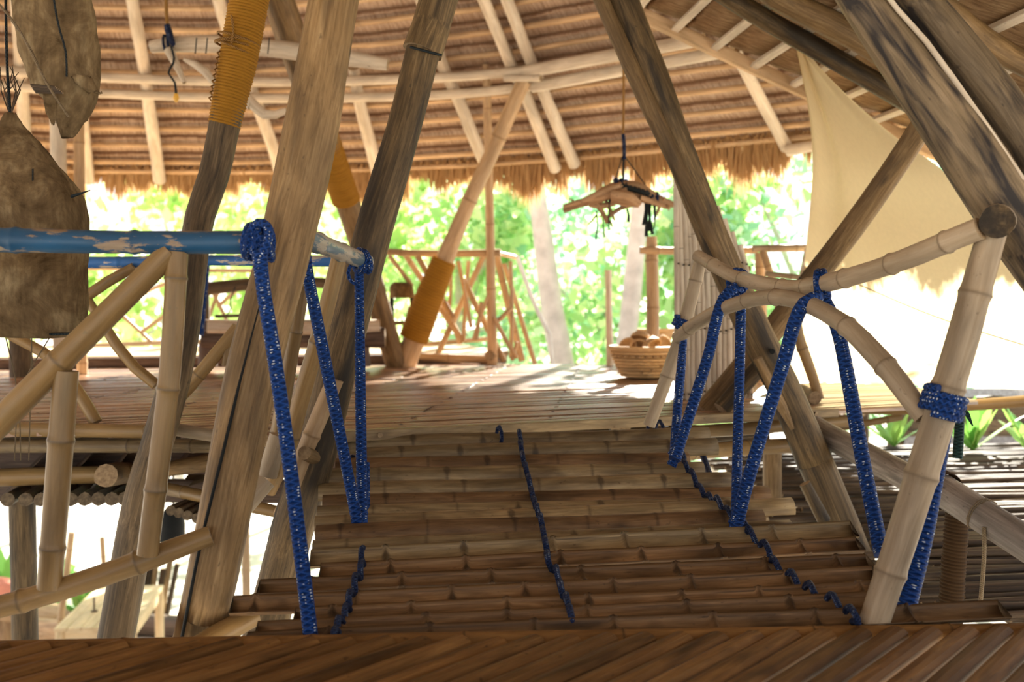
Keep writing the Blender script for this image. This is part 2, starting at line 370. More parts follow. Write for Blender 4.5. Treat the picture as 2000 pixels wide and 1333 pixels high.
M_FRINGE = thatch_mat('thatch_fringe', ((0.38, 0.22, 0.10), (0.52, 0.33, 0.16), (0.64, 0.45, 0.25)), (0.3, 0.2, 0.1), 0.35, 3, 3)
M_GREYTH = thatch_mat('grey_thatch', ((0.16, 0.14, 0.13), (0.36, 0.33, 0.31), (0.55, 0.52, 0.5)), (0.2, 0.2, 0.2), 0, 60, 4)
def cloth(name, col, trans, ws=(60, 60, 3), amt=0.15):
    m, nt, N, Lk, out = nodes_of(name)
    tc = N('ShaderNodeTexCoord'); f = scaled_noise(nt, tc.outputs['Object'], ws, 3)
    c = ramp(nt, f, [(0.3, tuple(v * (1 - amt) for v in col)), (0.7, col)])
    s = N('ShaderNodeBsdfPrincipled'); Lk(c, s.inputs['Base Color']); s.inputs['Roughness'].default_value = 0.85; s.inputs['Specular IOR Level'].default_value = 0.1
    t = N('ShaderNodeBsdfTranslucent'); Lk(c, t.inputs[0]); mx = N('ShaderNodeMixShader'); mx.inputs[0].default_value = trans
    Lk(s.outputs[0], mx.inputs[1]); Lk(t.outputs[0], mx.inputs[2]); Lk(mx.outputs[0], out.inputs[0]); return m
M_SAIL = cloth('cream_sailcloth', (0.84, 0.70, 0.43), 0.55, amt=0.05)
def husk_mat(name):
    m, nt, N, Lk, out = nodes_of(name)
    tc = N('ShaderNodeTexCoord'); o = tc.outputs['Object']
    f = scaled_noise(nt, o, (9, 9, 9), 5, 0.65, 0.6); f2 = scaled_noise(nt, o, (60, 60, 14), 4)
    c = ramp(nt, f, [(0.3, (0.07, 0.045, 0.02)), (0.5, (0.21, 0.145, 0.075)), (0.72, (0.38, 0.29, 0.165))])
    c = mix(nt, maprange(nt, f2, 0.35, 0.7, 0.5, 0), c, (0.05, 0.03, 0.015))
    s = N('ShaderNodeBsdfPrincipled'); Lk(c, s.inputs['Base Color']); s.inputs['Roughness'].default_value = 0.9; s.inputs['Specular IOR Level'].default_value = 0.1
    bp = N('ShaderNodeBump'); bp.inputs['Strength'].default_value = 0.5; bp.inputs['Distance'].default_value = 0.02; Lk(f, bp.inputs['Height']); Lk(bp.outputs[0], s.inputs['Normal'])
    Lk(s.outputs[0], out.inputs[0]); return m
M_HUSK = husk_mat('brown_palm_sheath')
def leaf_mat(name, a, b, c_, trans=0.5):
    m, nt, N, Lk, out = nodes_of(name)
    nd = attr(nt, 'nd').outputs['Fac']
    c = ramp(nt, nd, [(0.0, a), (0.55, b), (1.0, c_)])
    s = N('ShaderNodeBsdfPrincipled'); Lk(c, s.inputs['Base Color']); s.inputs['Roughness'].default_value = 0.5
    t = N('ShaderNodeBsdfTranslucent'); Lk(c, t.inputs[0]); mx = N('ShaderNodeMixShader'); mx.inputs[0].default_value = trans
    Lk(s.outputs[0], mx.inputs[1]); Lk(t.outputs[0], mx.inputs[2]); Lk(mx.outputs[0], out.inputs[0]); return m
M_LEAF = leaf_mat('tree_leaf', (0.32, 0.54, 0.22), (0.55, 0.73, 0.36), (0.80, 0.85, 0.52), 0.62)
M_LEAFY = leaf_mat('overexposed_yellow_green_leaf', (0.34, 0.55, 0.16), (0.58, 0.74, 0.30), (0.80, 0.84, 0.48), 0.65)  # left trees: the pallor of overexposure is put into the leaf colour
M_LEAFB = leaf_mat('blue_green_leaf', (0.28, 0.54, 0.37), (0.50, 0.73, 0.52), (0.73, 0.85, 0.60), 0.62)
M_FERN = leaf_mat('fern_frond', (0.10, 0.32, 0.05), (0.22, 0.46, 0.09), (0.36, 0.56, 0.14), 0.35)
M_TRUNK = plain('palm_trunk', (0.52, 0.47, 0.43), 0.85, 0.1, 6, 0.2)
M_SAND = plain('pale_sand', (0.60, 0.55, 0.48), 0.95, 0.1, 2.0, 0.12)
M_BLACK = plain('black_metal', (0.006, 0.007, 0.007), 0.6, 0.2, 20, 0.2)
M_DRY = plain('dry_brush', (0.40, 0.29, 0.19), 0.9, 0.1, 12, 0.35)
M_YEL = plain('yellow_plastic', (0.75, 0.42, 0.06), 0.4, 0.4, 20, 0.1)
M_TERRA = plain('salmon_cloth', (0.72, 0.27, 0.18), 0.7, 0.2, 20, 0.1)
M_MOSS = plain('hanging_dark_fibre', (0.02, 0.03, 0.025), 0.9, 0.1, 60, 0.3)

# ropes need their own attribute: turn angle and length
def rope(name, pts, r, mat, parent=None, sides=12, step=0.03, smooth=True):
    SEED[0] += 1
    rad = r if isinstance(r, (list, tuple)) else [r] * len(pts)
    V, Fc, G, N, MI = tube_data(pts, list(rad), sides=sides, wob=0.05, step=step, smooth=smooth, seed=SEED[0], flatdir=Vector((0.05, 1, 0.02)))
    me = mesh(name, V, Fc, G, N)
    rings = (len(V) - 2 * (sides + 1)) // sides
    th = [(2 * math.pi * j / sides, G[i * sides + j][2], 0) for i in range(rings) for j in range(sides)]
    th += [(0, 0, 0)] * (len(V) - len(th))
    a = me.attributes.new('th', 'FLOAT_VECTOR', 'POINT'); a.data.foreach_set('vector', np.asarray(th, dtype=np.float32).ravel())
    return link(name, me, mat, parent)
def prope(name, px, mat, parent=None, **kw):
    return rope(name, [P(x, y, Y) for x, y, Y, w in px], [R(w, Y) for x, y, Y, w in px], mat, parent, **kw)
def ring_pts(c, axis, r, turns=1.0, n=14, pitch=0.0, start=0.0):
    axis = axis.normalized(); u = axis.orthogonal().normalized(); w = axis.cross(u)
    k = int(n * turns) + 1
    return [c + u * (math.cos(start + 2 * math.pi * i / n) * r) + w * (math.sin(start + 2 * math.pi * i / n) * r) + axis * (pitch * (i / n - turns / 2)) for i in range(k)]

# ------------------------------------------------------------------ ground and decks
GZ = -2.8
def grid_ground():
    n = 60; V = []; Fc = []
    for i in range(n + 1):
        for j in range(n + 1):
            x = -60 + 120 * i / n; y = -25 + 110 * j / n
            V.append((x, y, GZ + 0.06 * mn.noise(Vector((x * .3, y * .3, 0))) + max(0, y - 34) * 0.1))
    for i in range(n):
        for j in range(n): a = i * (n + 1) + j; Fc.append((a, a + n + 1, a + n + 2, a + 1))
    return tag(link('ground', mesh('ground', V, Fc), M_SAND), 'pale sunlit sandy ground under the raised decks', 'ground', kind='structure')
grid_ground()

def clip_line(p, d, poly):
    t0, t1 = -1e9, 1e9
    n = len(poly)
    for i in range(n):
        a, b = poly[i], poly[(i + 1) % n]
        e = (b[0] - a[0], b[1] - a[1]); nx, ny = -e[1], e[0]           # inside on the left
        num = nx * (p[0] - a[0]) + ny * (p[1] - a[1]); den = nx * d[0] + ny * d[1]
        if abs(den) < 1e-9:
            if num < 0: return None
            continue
        t = -num / den
        if den > 0: t0 = max(t0, t)
        else: t1 = min(t1, t)
    return (t0, t1) if t1 - t0 > 0.05 else None

def deck_slats(parent, poly, z, ang, pitch, mat, joist, seed):
    d = (math.cos(ang), math.sin(ang)); nrm = (-d[1], d[0])
    ks = [nrm[0] * p[0] + nrm[1] * p[1] for p in poly]
    rn = random.Random(seed); k = min(ks) + pitch * 0.5; q = 0
    while k < max(ks):
        c = clip_line((nrm[0] * k, nrm[1] * k), d, poly)
        if c:
            a = Vector((nrm[0] * k + d[0] * c[0], nrm[1] * k + d[1] * c[0], z)); b = Vector((nrm[0] * k + d[0] * c[1], nrm[1] * k + d[1] * c[1], z))
            L = (b - a).length; m = max(2, int(L / 0.16)); hw = pitch * 0.5 * rn.uniform(0.80, 0.93); th = 0.010
            u = Vector((nrm[0], nrm[1], 0)); V, G, N, Fc = [], [], [], []
            prof = [(-1, -1.4), (-1, -0.1), (-0.55, 0.75), (0.0, 1.0), (0.55, 0.75), (1, -0.1), (1, -1.4)]
            o = rn.uniform(-50, 50); ph = rn.uniform(0, 0.33); dz = rn.uniform(-0.003, 0.003)
            for i in range(m + 1):
                p = a.lerp(b, i / m); s = (p.x * d[0] + p.y * d[1])
                wz = 0.004 * mn.noise(Vector((s * 1.5, k * 9, o)))
                wn = 0.003 * mn.noise(Vector((s * 1.2, k * 7, o + 9)))
                fr = abs(((s + joist(k)) % 0.62) / 0.62 - 0.5)
                for (x, h) in prof:
                    V.append(p + u * (x * hw + wn) + Vector((0, 0, h * th + wz + dz))); G.append((x * hw + o, h * th + o, s))
                    N.append(0.0)
            for i in range(m):
                for j in range(6): Fc.append((i * 7 + j, (i + 1) * 7 + j, (i + 1) * 7 + j + 1, i * 7 + j + 1))
            Fc += [tuple(range(6, -1, -1)), tuple(m * 7 + j for j in range(7))]
            link('slat', mesh('slat', V, Fc, G, N, smooth=False), mat, parent)
            q += 1
        k += pitch
    return q

Z1 = 0.30
floor1 = thing('floor', 'raised far deck of close-set brown bamboo slats', 'floor', (0, 6, 0), kind='structure')
bpy.context.view_layer.update()
FAR = [(-6.0, 4.07), (-0.60, 3.67), (1.60, 4.61), (2.25, 4.95), (2.3, 6.4), (1.25, 7.9), (0.5, 8.05), (-5.2, 9.4), (-6.4, 7.5)]
SL = math.atan2(0.95, 2.24)
deck_slats(floor1, FAR, Z1 - 0.012, SL, 0.062, M_SLAT, lambda k: k * 0.5, 3)
# dark nail heads in rows over the joists
def nails(parent, poly, z, rows):
    for x0 in rows:
        V, Fc, G = [], [], []
        k = 0
        y = 3.62
        while y < 8.3:
            x = x0 + (y - 3.6) * 0.10 + 0.012 * mn.noise(Vector((y * 9, x0, 0)))
            ok = all(((b[0] - a[0]) * (y - a[1]) - (b[1] - a[1]) * (x - a[0])) > 0.01 for a, b in zip(poly, poly[1:] + poly[:1]))
            if ok:
                b = len(V); r = 0.0065
                for j in range(6): V.append(Vector((x + 1.7 * r * math.cos(j * 1.047), y + r * math.sin(j * 1.047), z + 0.002)))
                V.append(Vector((x, y, z + 0.007)))
                for j in range(6): Fc.append((b + j, b + (j + 1) % 6, b + 6))
            y += 0.043 * (1 + (mn.noise(Vector((y * 5, x0 * 3, 4))) > -0.1) * 4)
        if V: link('nail_row', mesh('nail_row', V, Fc), M_DARKB[0], parent)
nails(floor1, FAR, Z1, [-4.6, -4.0, -3.4, -2.8, -2.2, -1.6, -1.0, -0.45, 0.1, 0.65, 1.2])
# edge boards and beams of the far deck
eb = board('edge_board', P(632, 854, 3.57), P(1632, 806, 4.44), Vector((0, 0, 0.019)), Vector((0.008, -0.02, 0)), M_SPLIT[0], floor1)
for px in (740, 850, 1005, 1105, 1210, 1395, 1500, 1590):
    c = P(px, 854 - (px - 632) * 0.048 + 1, 3.57 + (px - 632) * 0.00087 - 0.03)
    tube('nail', [c + Vector((0.006, -0.014, 0)), c + Vector((0, 0.004, 0))], 0.009, M_DARKB, eb, sides=8, wob=0.3)
pole('edge_beam', [(-260, 836, 3.86, 30), (285, 843, 3.70, 28)], M_BAM, floor1, node=0.33)
pole('edge_beam', [(335, 838, 3.64, 26), (430, 853, 3.60, 26), (520, 862, 3.58, 24)], M_BAMP, floor1, node=0.4)
pole('lower_beam', [(-260, 872, 3.86, 27), (650, 872, 3.62, 26)], M_SPLIT, floor1, node=0.3, wob=0.06)
pole('lower_beam', [(640, 868, 3.66, 24), (930, 862, 3.9, 22)], M_BAM, floor1, node=0.33)
board('fascia_plank', P(-260, 857, 3.95), P(640, 858, 3.72), Vector((0, 0, 0.03)), Vector((0, 0.012, 0)), M_POSTD[0], floor1)
# joists under the far deck
for k, x in enumerate((-5.4, -4.5, -3.6, -2.75, -2.0, -1.1, -0.3, 0.5, 1.3)):
    y0 = 4.2 if x < 0.2 else 4.7
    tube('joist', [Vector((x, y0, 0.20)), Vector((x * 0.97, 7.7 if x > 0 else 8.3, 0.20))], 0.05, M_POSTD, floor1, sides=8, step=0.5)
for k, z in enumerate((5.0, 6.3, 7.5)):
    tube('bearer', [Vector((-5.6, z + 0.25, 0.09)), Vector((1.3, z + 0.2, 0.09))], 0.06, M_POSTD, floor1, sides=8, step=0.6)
# left under-deck: cross pole, big log end, row of small log ends
pole('cross_pole', [(-250, 940, 4.0, 36), (300, 925, 4.0, 34)], M_BAM, floor1, node=0.42)
pole('cross_pole', [(325, 955, 3.95, 26), (470, 985, 3.75, 26), (540, 1000, 3.7, 24)], M_BAM, floor1, node=0.35)
pole('log_end', [(207, 930, 3.72, 46), (330, 912, 5.2, 34)], M_POST, floor1, wob=0.06)
pole('log_end', [(275, 925, 3.72, 24), (430, 900, 4.1, 40)], M_POST, floor1)
for x in (15, 50, 80, 108, 138, 165, 192, 218, 243):
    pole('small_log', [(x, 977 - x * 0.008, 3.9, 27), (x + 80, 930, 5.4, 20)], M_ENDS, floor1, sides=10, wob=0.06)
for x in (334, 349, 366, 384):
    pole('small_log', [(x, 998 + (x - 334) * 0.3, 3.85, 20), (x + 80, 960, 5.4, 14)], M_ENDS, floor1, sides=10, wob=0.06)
for a, b in (((30, 985), (215, 880)), ((150, 960), (260, 885)), ((360, 985), (470, 905))):
    board('brace_and_shade_plank', P(a[0], a[1] - 45, 4.5), P(b[0], b[1], 4.2), Vector((0, 0.05, 0.02)), Vector((0.008, 0, 0.01)), M_POSTD[0], floor1)

board('shade_board', P(-300, 902, 4.25), P(700, 902, 4.1), Vector((0, 0, 0.05)), Vector((0, 0.02, 0)), M_DARKB[0], floor1)  # dark boards added here to stand for the shade under the deck
board('shade_board', P(-300, 955, 4.5), P(560, 960, 4.4), Vector((0, 0, 0.05)), Vector((0, 0.02, 0)), M_DARKB[0], floor1)
for x in (20, 110, 180, 300, 420, 500):
    board('brace_and_shade_plank', P(x, 950, 4.15), P(x + 70, 885, 4.05), Vector((0, 0.05, 0.02)), Vector((0.008, 0, 0.01)), M_DARKB[0], floor1)  # extra dark planks added to deepen the under-deck shade
# posts that carry the far deck, standing on the sand
G_UP = 'upright posts under the far deck'
def leg(label, x, y, Y, w, mat, top=0.05):
    c = P(x, y, Y)
    o = tube('support_post', [Vector((c.x, c.y, top)), Vector((c.x + 0.02, c.y, GZ))], R(w, Y), mat, None, sides=14, step=0.25, wob=0.04)
    tag(o, label, 'post', G_UP); return o
leg('round grey post under the deck at the far left', 45, 1120, 4.6, 50, M_POSTG)
leg('short tan post under the deck at its right end, behind the twig screen', 1508, 940, 5.0, 36, M_POST)
leg('bamboo post beneath the deck behind the thick leaning bridge post', 478, 1080, 6.5, 16, M_BAMT)

# low platform on the far deck
plat = thing('low_platform', 'low sunlit wooden platform with a dark front log on the far deck', 'platform', (-2.5, 8.2, Z1))
bpy.context.view_layer.update()
pa, pb = Vector((-4.9, 7.15, 0.33)), Vector((-0.05, 8.35, 0.33))
dv = (pb - pa).normalized(); nv = Vector((-dv.y, dv.x, 0))
tube('front_log', [pa, pa.lerp(pb, .5), pb], 0.045, M_DARKB, plat, sides=12, step=0.3)
for k in range(24):
    o = nv * (0.05 + k * 0.075)
    board('plank', pa + o + Vector((0, 0, 0.042)), pb + o + Vector((0, 0, 0.042)), nv * 0.034, Vector((0, 0, 0.012)), M_TABLE[0], plat)

# near deck
floor2 = thing('floor', 'near deck of dark brown diagonal bamboo slats in the foreground', 'floor', (0, 1.4, 0), kind='structure')
bpy.context.view_layer.update()
NEAR = [(-2.6, 0.4), (2.6, 0.4), (2.6, 2.475), (-2.6, 2.19)]
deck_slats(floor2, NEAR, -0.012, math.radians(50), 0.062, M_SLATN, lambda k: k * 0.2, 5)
tube('edge_pole', [Vector((-2.6, 2.205, -0.03)), Vector((0, 2.35, -0.028)), Vector((2.6, 2.49, -0.03))], 0.026, M_SLATN, floor2, node=0.4, step=0.2)
for x in (-2.0, -0.9, 0.2, 1.3, 2.3):
    tube('joist', [Vector((x, 0.4, -0.08)), Vector((x, 2.12, -0.08))], 0.045, M_POSTD, floor2, sides=8, step=0.5)
for i, (x, y) in enumerate(((-2.2, 0.6), (2.2, 0.6), (-2.2, 2.0), (2.2, 2.1))):
    tube('stilt', [Vector((x, y, -0.1)), Vector((x, y, GZ))], 0.06, M_POSTD, floor2, sides=10, step=0.4)

# ------------------------------------------------------------------ roofs
def thatch_facet(parent, a, b, ta, tb, n_course, mat, cap=True, seed=0, step=0.03, depth=0.022, v1=1.0):
    """a, b eave corners (left, right); ta, tb top corners; courses are laid from the eave upwards to v1"""
    mid = (a + b) / 2
    nr = (b - a).cross((ta + tb) / 2 - mid).normalized()
    if nr.z < 0: nr = -nr                                   # outward / up
    L = (b - a).length; nu = max(6, int(L / step))
    def pt(u, v, off): return a.lerp(b, u).lerp(ta.lerp(tb, u), v) + nr * off
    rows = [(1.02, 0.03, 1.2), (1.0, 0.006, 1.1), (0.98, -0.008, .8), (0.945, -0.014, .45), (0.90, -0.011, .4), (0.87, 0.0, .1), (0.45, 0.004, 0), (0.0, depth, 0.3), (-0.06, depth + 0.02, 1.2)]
    for k in range(n_course):
        va, vb = v1 * k / n_course, v1 * (k + 1) / n_course
        V, Fc, G, N = [], [], [], []; m = len(rows)
        for i in range(nu + 1):
            u = i / nu
            x = u * L; j = 0.5 * mn.noise(Vector((x * 3, k * 7.3, seed))) + 0.5 * mn.noise(Vector((x * 22, k * 7.3, seed + 3)))
            for q, (f, off, nd) in enumerate(rows):
                jj = j if q in (1, 2, 3, 4) else j * 0.25
                v = va + (vb - va) * (f + 0.09 * jj * (1 if q < 6 else 0.3))
                V.append(pt(u, v, off + 0.010 * jj)); G.append((x + seed * 3, v * 7.0, k)); N.append(nd)
        for i in range(nu):
            for q in range(m - 1): p = i * m + q; Fc.append((p, p + 1, p + m + 1, p + m))
        link('thatch_course', mesh('thatch_course', V, Fc, G, N), mat, parent)
    if cap:
        V = [pt(0, v1, 0), pt(1, v1, 0), pt(1, 1, 0), pt(0, 1, 0)]
        link('thatch_top', mesh('thatch_top', V, [(0, 1, 2, 3)] if (ta - tb).length > 1e-3 else [(0, 1, 2)], [(0, 0, 0), (L, 0, 0), (L, 3, 0), (0, 3, 0)], [0] * 4), mat, parent)
    V = [pt(0, -0.012, depth + .035), pt(1, -0.012, depth + .035), pt(1, 1, depth + .035), pt(0, 1, depth + .035)]
    link('thatch_cover', mesh('thatch_cover', V, [(0, 1, 2, 3)] if (ta - tb).length > 1e-3 else [(0, 1, 2)], [(0, 0, 0), (L, 0, 0), (L, 5, 0), (0, 5, 0)], [0] * 4), mat, parent)
    return nr, pt

roof = thing('ceiling', 'conical thatched roof on pale battens over the far deck', 'roof', (-1.9, 3.1, 6.2), kind='structure')
bpy.context.view_layer.update()
APEX = Vector((-1.9, 3.1, 6.2)); EZ = 1.96
def eave(x, y): d = ray(x, y); t = (EZ - EYE.z) / d.z; return EYE + d * t
EC = [Vector((-7.4, 2.6, EZ)), Vector((-7.2, 5.0, EZ)), Vector((-6.2, 7.0, EZ)), eave(-120, 318), eave(165, 331), eave(470, 333), eave(800, 325), eave(1105, 307), eave(1590, 262), Vector((3.55, 5.75, EZ)), Vector((4.2, 3.9, EZ)), Vector((4.4, 2.2, EZ)), Vector((3.9, -0.6, EZ)), Vector((1.0, -2.4, EZ)), Vector((-3.4, -2.4, EZ)), Vector((-6.4, -0.6, EZ)), Vector((-7.4, 2.6, EZ))]  # unseen corners behind the camera, closed in to dim the foreground
FACETS = []
NC = 18
for i, (a, b) in enumerate(zip(EC, EC[1:])):
    vis = 3 <= i <= 8
    nc = NC if vis else 0
    nr, pt = thatch_facet(roof, a, b, APEX, APEX, nc, M_THATCH, seed=i, v1=0.5 if nc else 0.0)
    FACETS.append((a, b, nr))
    if vis:
        for k in range(NC + 1):
            v = 0.5 * (k + 0.68) / NC - 0.5 / NC
            if k == 0: v = 0.002
            tube('batten', [pt(-0.01, v, -0.035), pt(0.5, v, -0.037), pt(1.01, v, -0.035)], 0.019 + 0.004 * RND.random(), M_BATT, roof, sides=8, step=0.35, wob=0.08, bend=0.006)
def roof_pt(x, y, off=0.0):
    d = ray(x, y); best = None
    for a, b, nr in FACETS:
        den = d.dot(nr)
        if abs(den) < 1e-9: continue
        t = (a + nr * off - EYE).dot(nr) / den
        if t <= 0: continue
        p = EYE + d * t
        # sector test in plan
        q = p - APEX; A = a - APEX; B = b - APEX
        c1 = A.x * q.y - A.y * q.x; c2 = q.x * B.y - q.y * B.x
        if c1 <= 1e-6 and c2 <= 1e-6 and q.x * (A.x + B.x) + q.y * (A.y + B.y) > 0: best = p
    return best
def on_roof(name, px, mat, w, off, **kw):
    pts = [roof_pt(x, y, off) for x, y in px]; pts = [p for p in pts if p is not None]
    if len(pts) < 2: print('roof miss', px); return
    return tube(name, pts, [R(w, p.y) for p in pts], mat, roof, **kw)
for px in ([(248, -60), (283, 145), (290, 200), (312, 352)], [(150, 60), (158, 200), (172, 352)], [(418, -40), (445, 60), (520, 250), (545, 330)], [(690, 130), (702, 198), (740, 348)],
           [(810, -40), (862, 120), (893, 190), (945, 315)], [(930, -40), (998, 128), (1028, 190), (1085, 330)], [(975, -40), (1038, 122), (1062, 180), (1122, 322)], [(1435, 100), (1475, 175), (1537, 290)], [(30, -40), (40, 120), (52, 340)]):
    on_roof('rafter', px, M_PALE, 24, -0.095, sides=10, step=0.15, wob=0.10, smooth=True)
on_roof('eave_beam', [(-110, 125), (40, 140), (190, 151), (520, 160), (850, 152), (1030, 138)], M_PALE, 19, -0.16, sides=10, step=0.2, wob=0.08)
on_roof('eave_beam', [(1020, 142), (1200, 108), (1375, 76)], M_PALE, 26, -0.16, sides=10, step=0.2, wob=0.08)
on_roof('eave_beam', [(-110, 155), (40, 170), (190, 182), (520, 192), (850, 186), (1050, 168)], M_PALE, 18, -0.16, sides=10, step=0.2, wob=0.08)
on_roof('eave_beam', [(1040, 170), (1200, 140), (1430, 98)], M_PALE, 24, -0.16, sides=10, step=0.2, wob=0.08)
on_roof('eave_beam', [(1538, 295), (1570, 288), (1620, 280)], M_PALE, 22, -0.16, sides=10, step=0.2, wob=0.08)
on_roof('tie_block', [(985, 153), (1056, 153)], M_PALE, 13, -0.22, sides=10)

def fringe(parent, edges, per_m, lmin, lmax, seed, mat):
    rn = random.Random(seed); V, Fc, N = [], [], []
    for a, b, nr in edges:
        L = (b - a).length; dn = ((a + b) / 2 - APEX); dn.normalize()
        lean = (b - a).normalized()
        for k in range(int(L * per_m)):
            u = rn.random(); p = a.lerp(b, u) + nr * rn.uniform(-0.03, 0.085) - dn * rn.uniform(0, 0.06)
            cl = 0.5 + 0.9 * mn.noise(Vector((u * L * 5, L, seed))) + 0.45 * mn.noise(Vector((u * L * 17, L, seed)))
            l = lmin + (lmax - lmin) * min(max(cl, 0), 1) * rn.uniform(0.6, 1.0)
            d = dn * rn.uniform(0.25, 0.7) + Vector((0, 0, -rn.uniform(.4, .8))) + lean * (rn.gauss(0, 0.13) - 0.12); d.normalize()
            e = p + d * l * 0.55; t = e + (d + Vector((0, 0, -0.35))).normalized() * l * 0.45
            w = lean * rn.uniform(0.003, 0.007); i = len(V)
            V += [p - w, p + w, e + w, e - w, t]; c = rn.random()
            N += [c] * 5
            Fc += [(i, i + 1, i + 2, i + 3), (i + 3, i + 2, i + 4)]
    G = [(n * 5, n * 7, 0) for n in N]
    o = link('eave_fringe', mesh('eave_fringe', V, Fc, G, [0] * len(V), smooth=False), mat, parent); o['kind'] = 'stuff'
    return o
fringe(roof, [(a, b, nr) for a, b, nr in FACETS[2:9]], 1000, 0.16, 0.50, 11, M_FRINGE)

# the darker roof over the bridge: battens run towards the camera, the slope falls to the right
roof2 = thing('ceiling', 'dark thatched roof slope with close battens at the upper right', 'roof', (1.2, 4.0, 2.4), kind='structure')
bpy.context.view_layer.update()
V0, V1 = P(1222, -6, 5.5), P(1590, 167, 5.5)
sl = (V1 - V0).normalized(); bd = Vector((0.12, -1, 0)).normalized()
low_f = V1 + sl * 0.85; top_f = V0 - sl * 1.5
LB = 5.2
nr2, pt2 = thatch_facet(roof2, low_f, low_f + bd * LB, top_f, top_f + bd * LB, 15, M_THATCHD, cap=False, seed=21, step=0.04)
Lsl = (low_f - top_f).length
for k in range(16):
    v = (k + 0.15) / 15
    board('batten', pt2(-0.004, v, -0.05), pt2(1.0, v, -0.05), sl * 0.019, nr2 * 0.013, M_PALE[0], roof2)
def on_roof2(name, px, w, mat, off, **kw):
    pts = []
    for x, y in px:
        d = ray(x, y); t = (low_f + nr2 * off - EYE).dot(nr2) / d.dot(nr2); pts.append(EYE + d * t)
    return tube(name, pts, [R(w, p.y) for p in pts], mat, roof2, **kw)
board('verge_board', V0 - sl * 0.6 - nr2 * 0.05, V1 + sl * 0.85 - nr2 * 0.05, bd * 0.02, nr2 * 0.035, M_BATT[0], roof2)
on_roof2('rafter', [(1335, -70), (1440, 5), (1600, 98), (1760, 190), (1880, 262)], 40, M_POSTG, -0.11, sides=12, step=0.12, wob=0.06)
on_roof2('rafter', [(1480, -40), (1520, -5), (1640, 55), (1760, 125), (1960, 240)], 50, M_POST, -0.12, sides=12, step=0.12, wob=0.08)
on_roof2('rafter', [(1800, -30), (1900, 60), (1990, 120), (2150, 190)], 46, M_POST, -0.12, sides=12, step=0.12, wob=0.08)

# ------------------------------------------------------------------ big posts
def post(label, px, mat, up=None, down=None, name='timber_post', **kw):
    t = thing(name, label, 'post', P(*px[-1][:3]))
    bpy.context.view_layer.update()
    kw.setdefault('sides', 20); kw.setdefault('wob', 0.06); kw.setdefault('step', 0.07)
    pole('shaft', px, mat, t, up=up, down=down, **kw)
    return t
P1 = post('thick tan post leaning left beside the near blue handrail', [(662, -60, 2.75, 98), (607, 250, 2.72, 104), (560, 460, 2.70, 102), (501, 700, 2.68, 102), (446, 971, 2.66, 100), (396, 1216, 2.64, 98), (386, 1262, 2.64, 98)], M_POST, up=2.9, down=GZ)
tube('split_crack', [P(506, 600, 2.608), P(471, 735, 2.60), P(440, 866, 2.593), P(391, 1065, 2.585), P(353, 1258, 2.578)], [.002, .0035, .0045, .0045, .0045], M_BLACK, P1.children[0], sides=6, wob=.3)
P2 = post('grey streaked post with a lap joint, at the end of the grey-blue handrail', [(826, 96, 3.45, 66), (790, 250, 3.42, 66), (735, 430, 3.4, 70), (690, 600, 3.38, 74), (640, 800, 3.36, 80), (575, 1020, 3.36, 84), (510, 1262, 3.36, 82)], M_POSTG, down=GZ)
pole('upper_length', [(868, -40, 3.47, 74), (842, 50, 3.46, 74), (824, 102, 3.45, 78)], M_POSTG, P2, up=3.0, sides=20, wob=0.06)
pole('joint_tie', [(802, 92, 3.40, 5), (824, 98, 3.36, 5), (862, 108, 3.41, 5)], M_BLACKC, P2, sides=6)
pole('branch_stub', [(625, 900, 3.36, 30), (595, 885, 3.22, 28)], M_POST, P2)
P3 = post('dark post wrapped with ochre cord near the top, at the left deck edge', [(492, -30, 3.55, 60), (465, 120, 3.55, 62), (438, 245, 3.55, 58), (418, 340, 3.55, 58), (392, 420, 3.55, 58), (380, 490, 3.55, 58), (350, 700, 3.55, 60), (310, 860, 3.55, 62), (275, 980, 3.55, 66), (222, 1265, 3.55, 72)], M_POSTD, up=3.0, down=GZ)
coil('cord_wrap', [P(502, -90, 3.55), P(492, -30, 3.55), P(465, 120, 3.55), P(438, 245, 3.55)], [R(66, 3.55), R(70, 3.55), R(68, 3.55), R(56, 3.55)], 0.0105, M_ORANGE, P3.children[0])['label'] = 'ochre cord wrapping'
for k, (x, y) in enumerate(((464, 84), (462, 90), (466, 78), (460, 98))):
    rope('loose_turn', ring_pts(P(x, y, 3.55), P(492, -30, 3.55) - P(465, 120, 3.55) + Vector((0.05 * (k - 1), 0, 0.04 * k)), R(82, 3.55), 1.0, 16), 0.004, M_OCHC, P3, sides=6)
rope('loose_end', [P(452, 30, 3.48), P(456, 60, 3.47), P(452, 85, 3.47)], 0.004, M_OCHC, P3, sides=6)
for k in range(9): rope('knot', [P(430 - k * 2, 100 + k * 11, 3.52), P(424 - k * 2, 104 + k * 11, 3.50), P(428 - k * 2, 108 + k * 11, 3.49)], 0.003, M_OCHC, P3, sides=5)
P4 = post('brown post leaning right with an ochre cord band, behind the thick tan post', [(535, -30, 5.9, 64), (600, 165, 6.4, 56), (652, 320, 6.9, 50), (700, 462, 7.3, 46), (772, 706, 7.75, 42)], M_POST, up=3.6, down=0.3)
coil('cord_wrap', [P(632, 262, 6.72), P(652, 320, 6.9), P(676, 392, 7.1)], [R(50, 6.7), R(50, 6.9), R(50, 7.1)], 0.020, M_ORANGE, P4.children[0])['label'] = 'ochre cord wrapping'
P5 = post('brown bamboo strut reaching the roof corner, its base wrapped with ochre cord', [(1024, 158, 7.5, 28), (960, 300, 7.6, 28), (905, 420, 7.65, 30), (862, 525, 7.7, 38), (825, 620, 7.75, 42), (790, 716, 7.8, 44)], M_BAMT, node=0.5)
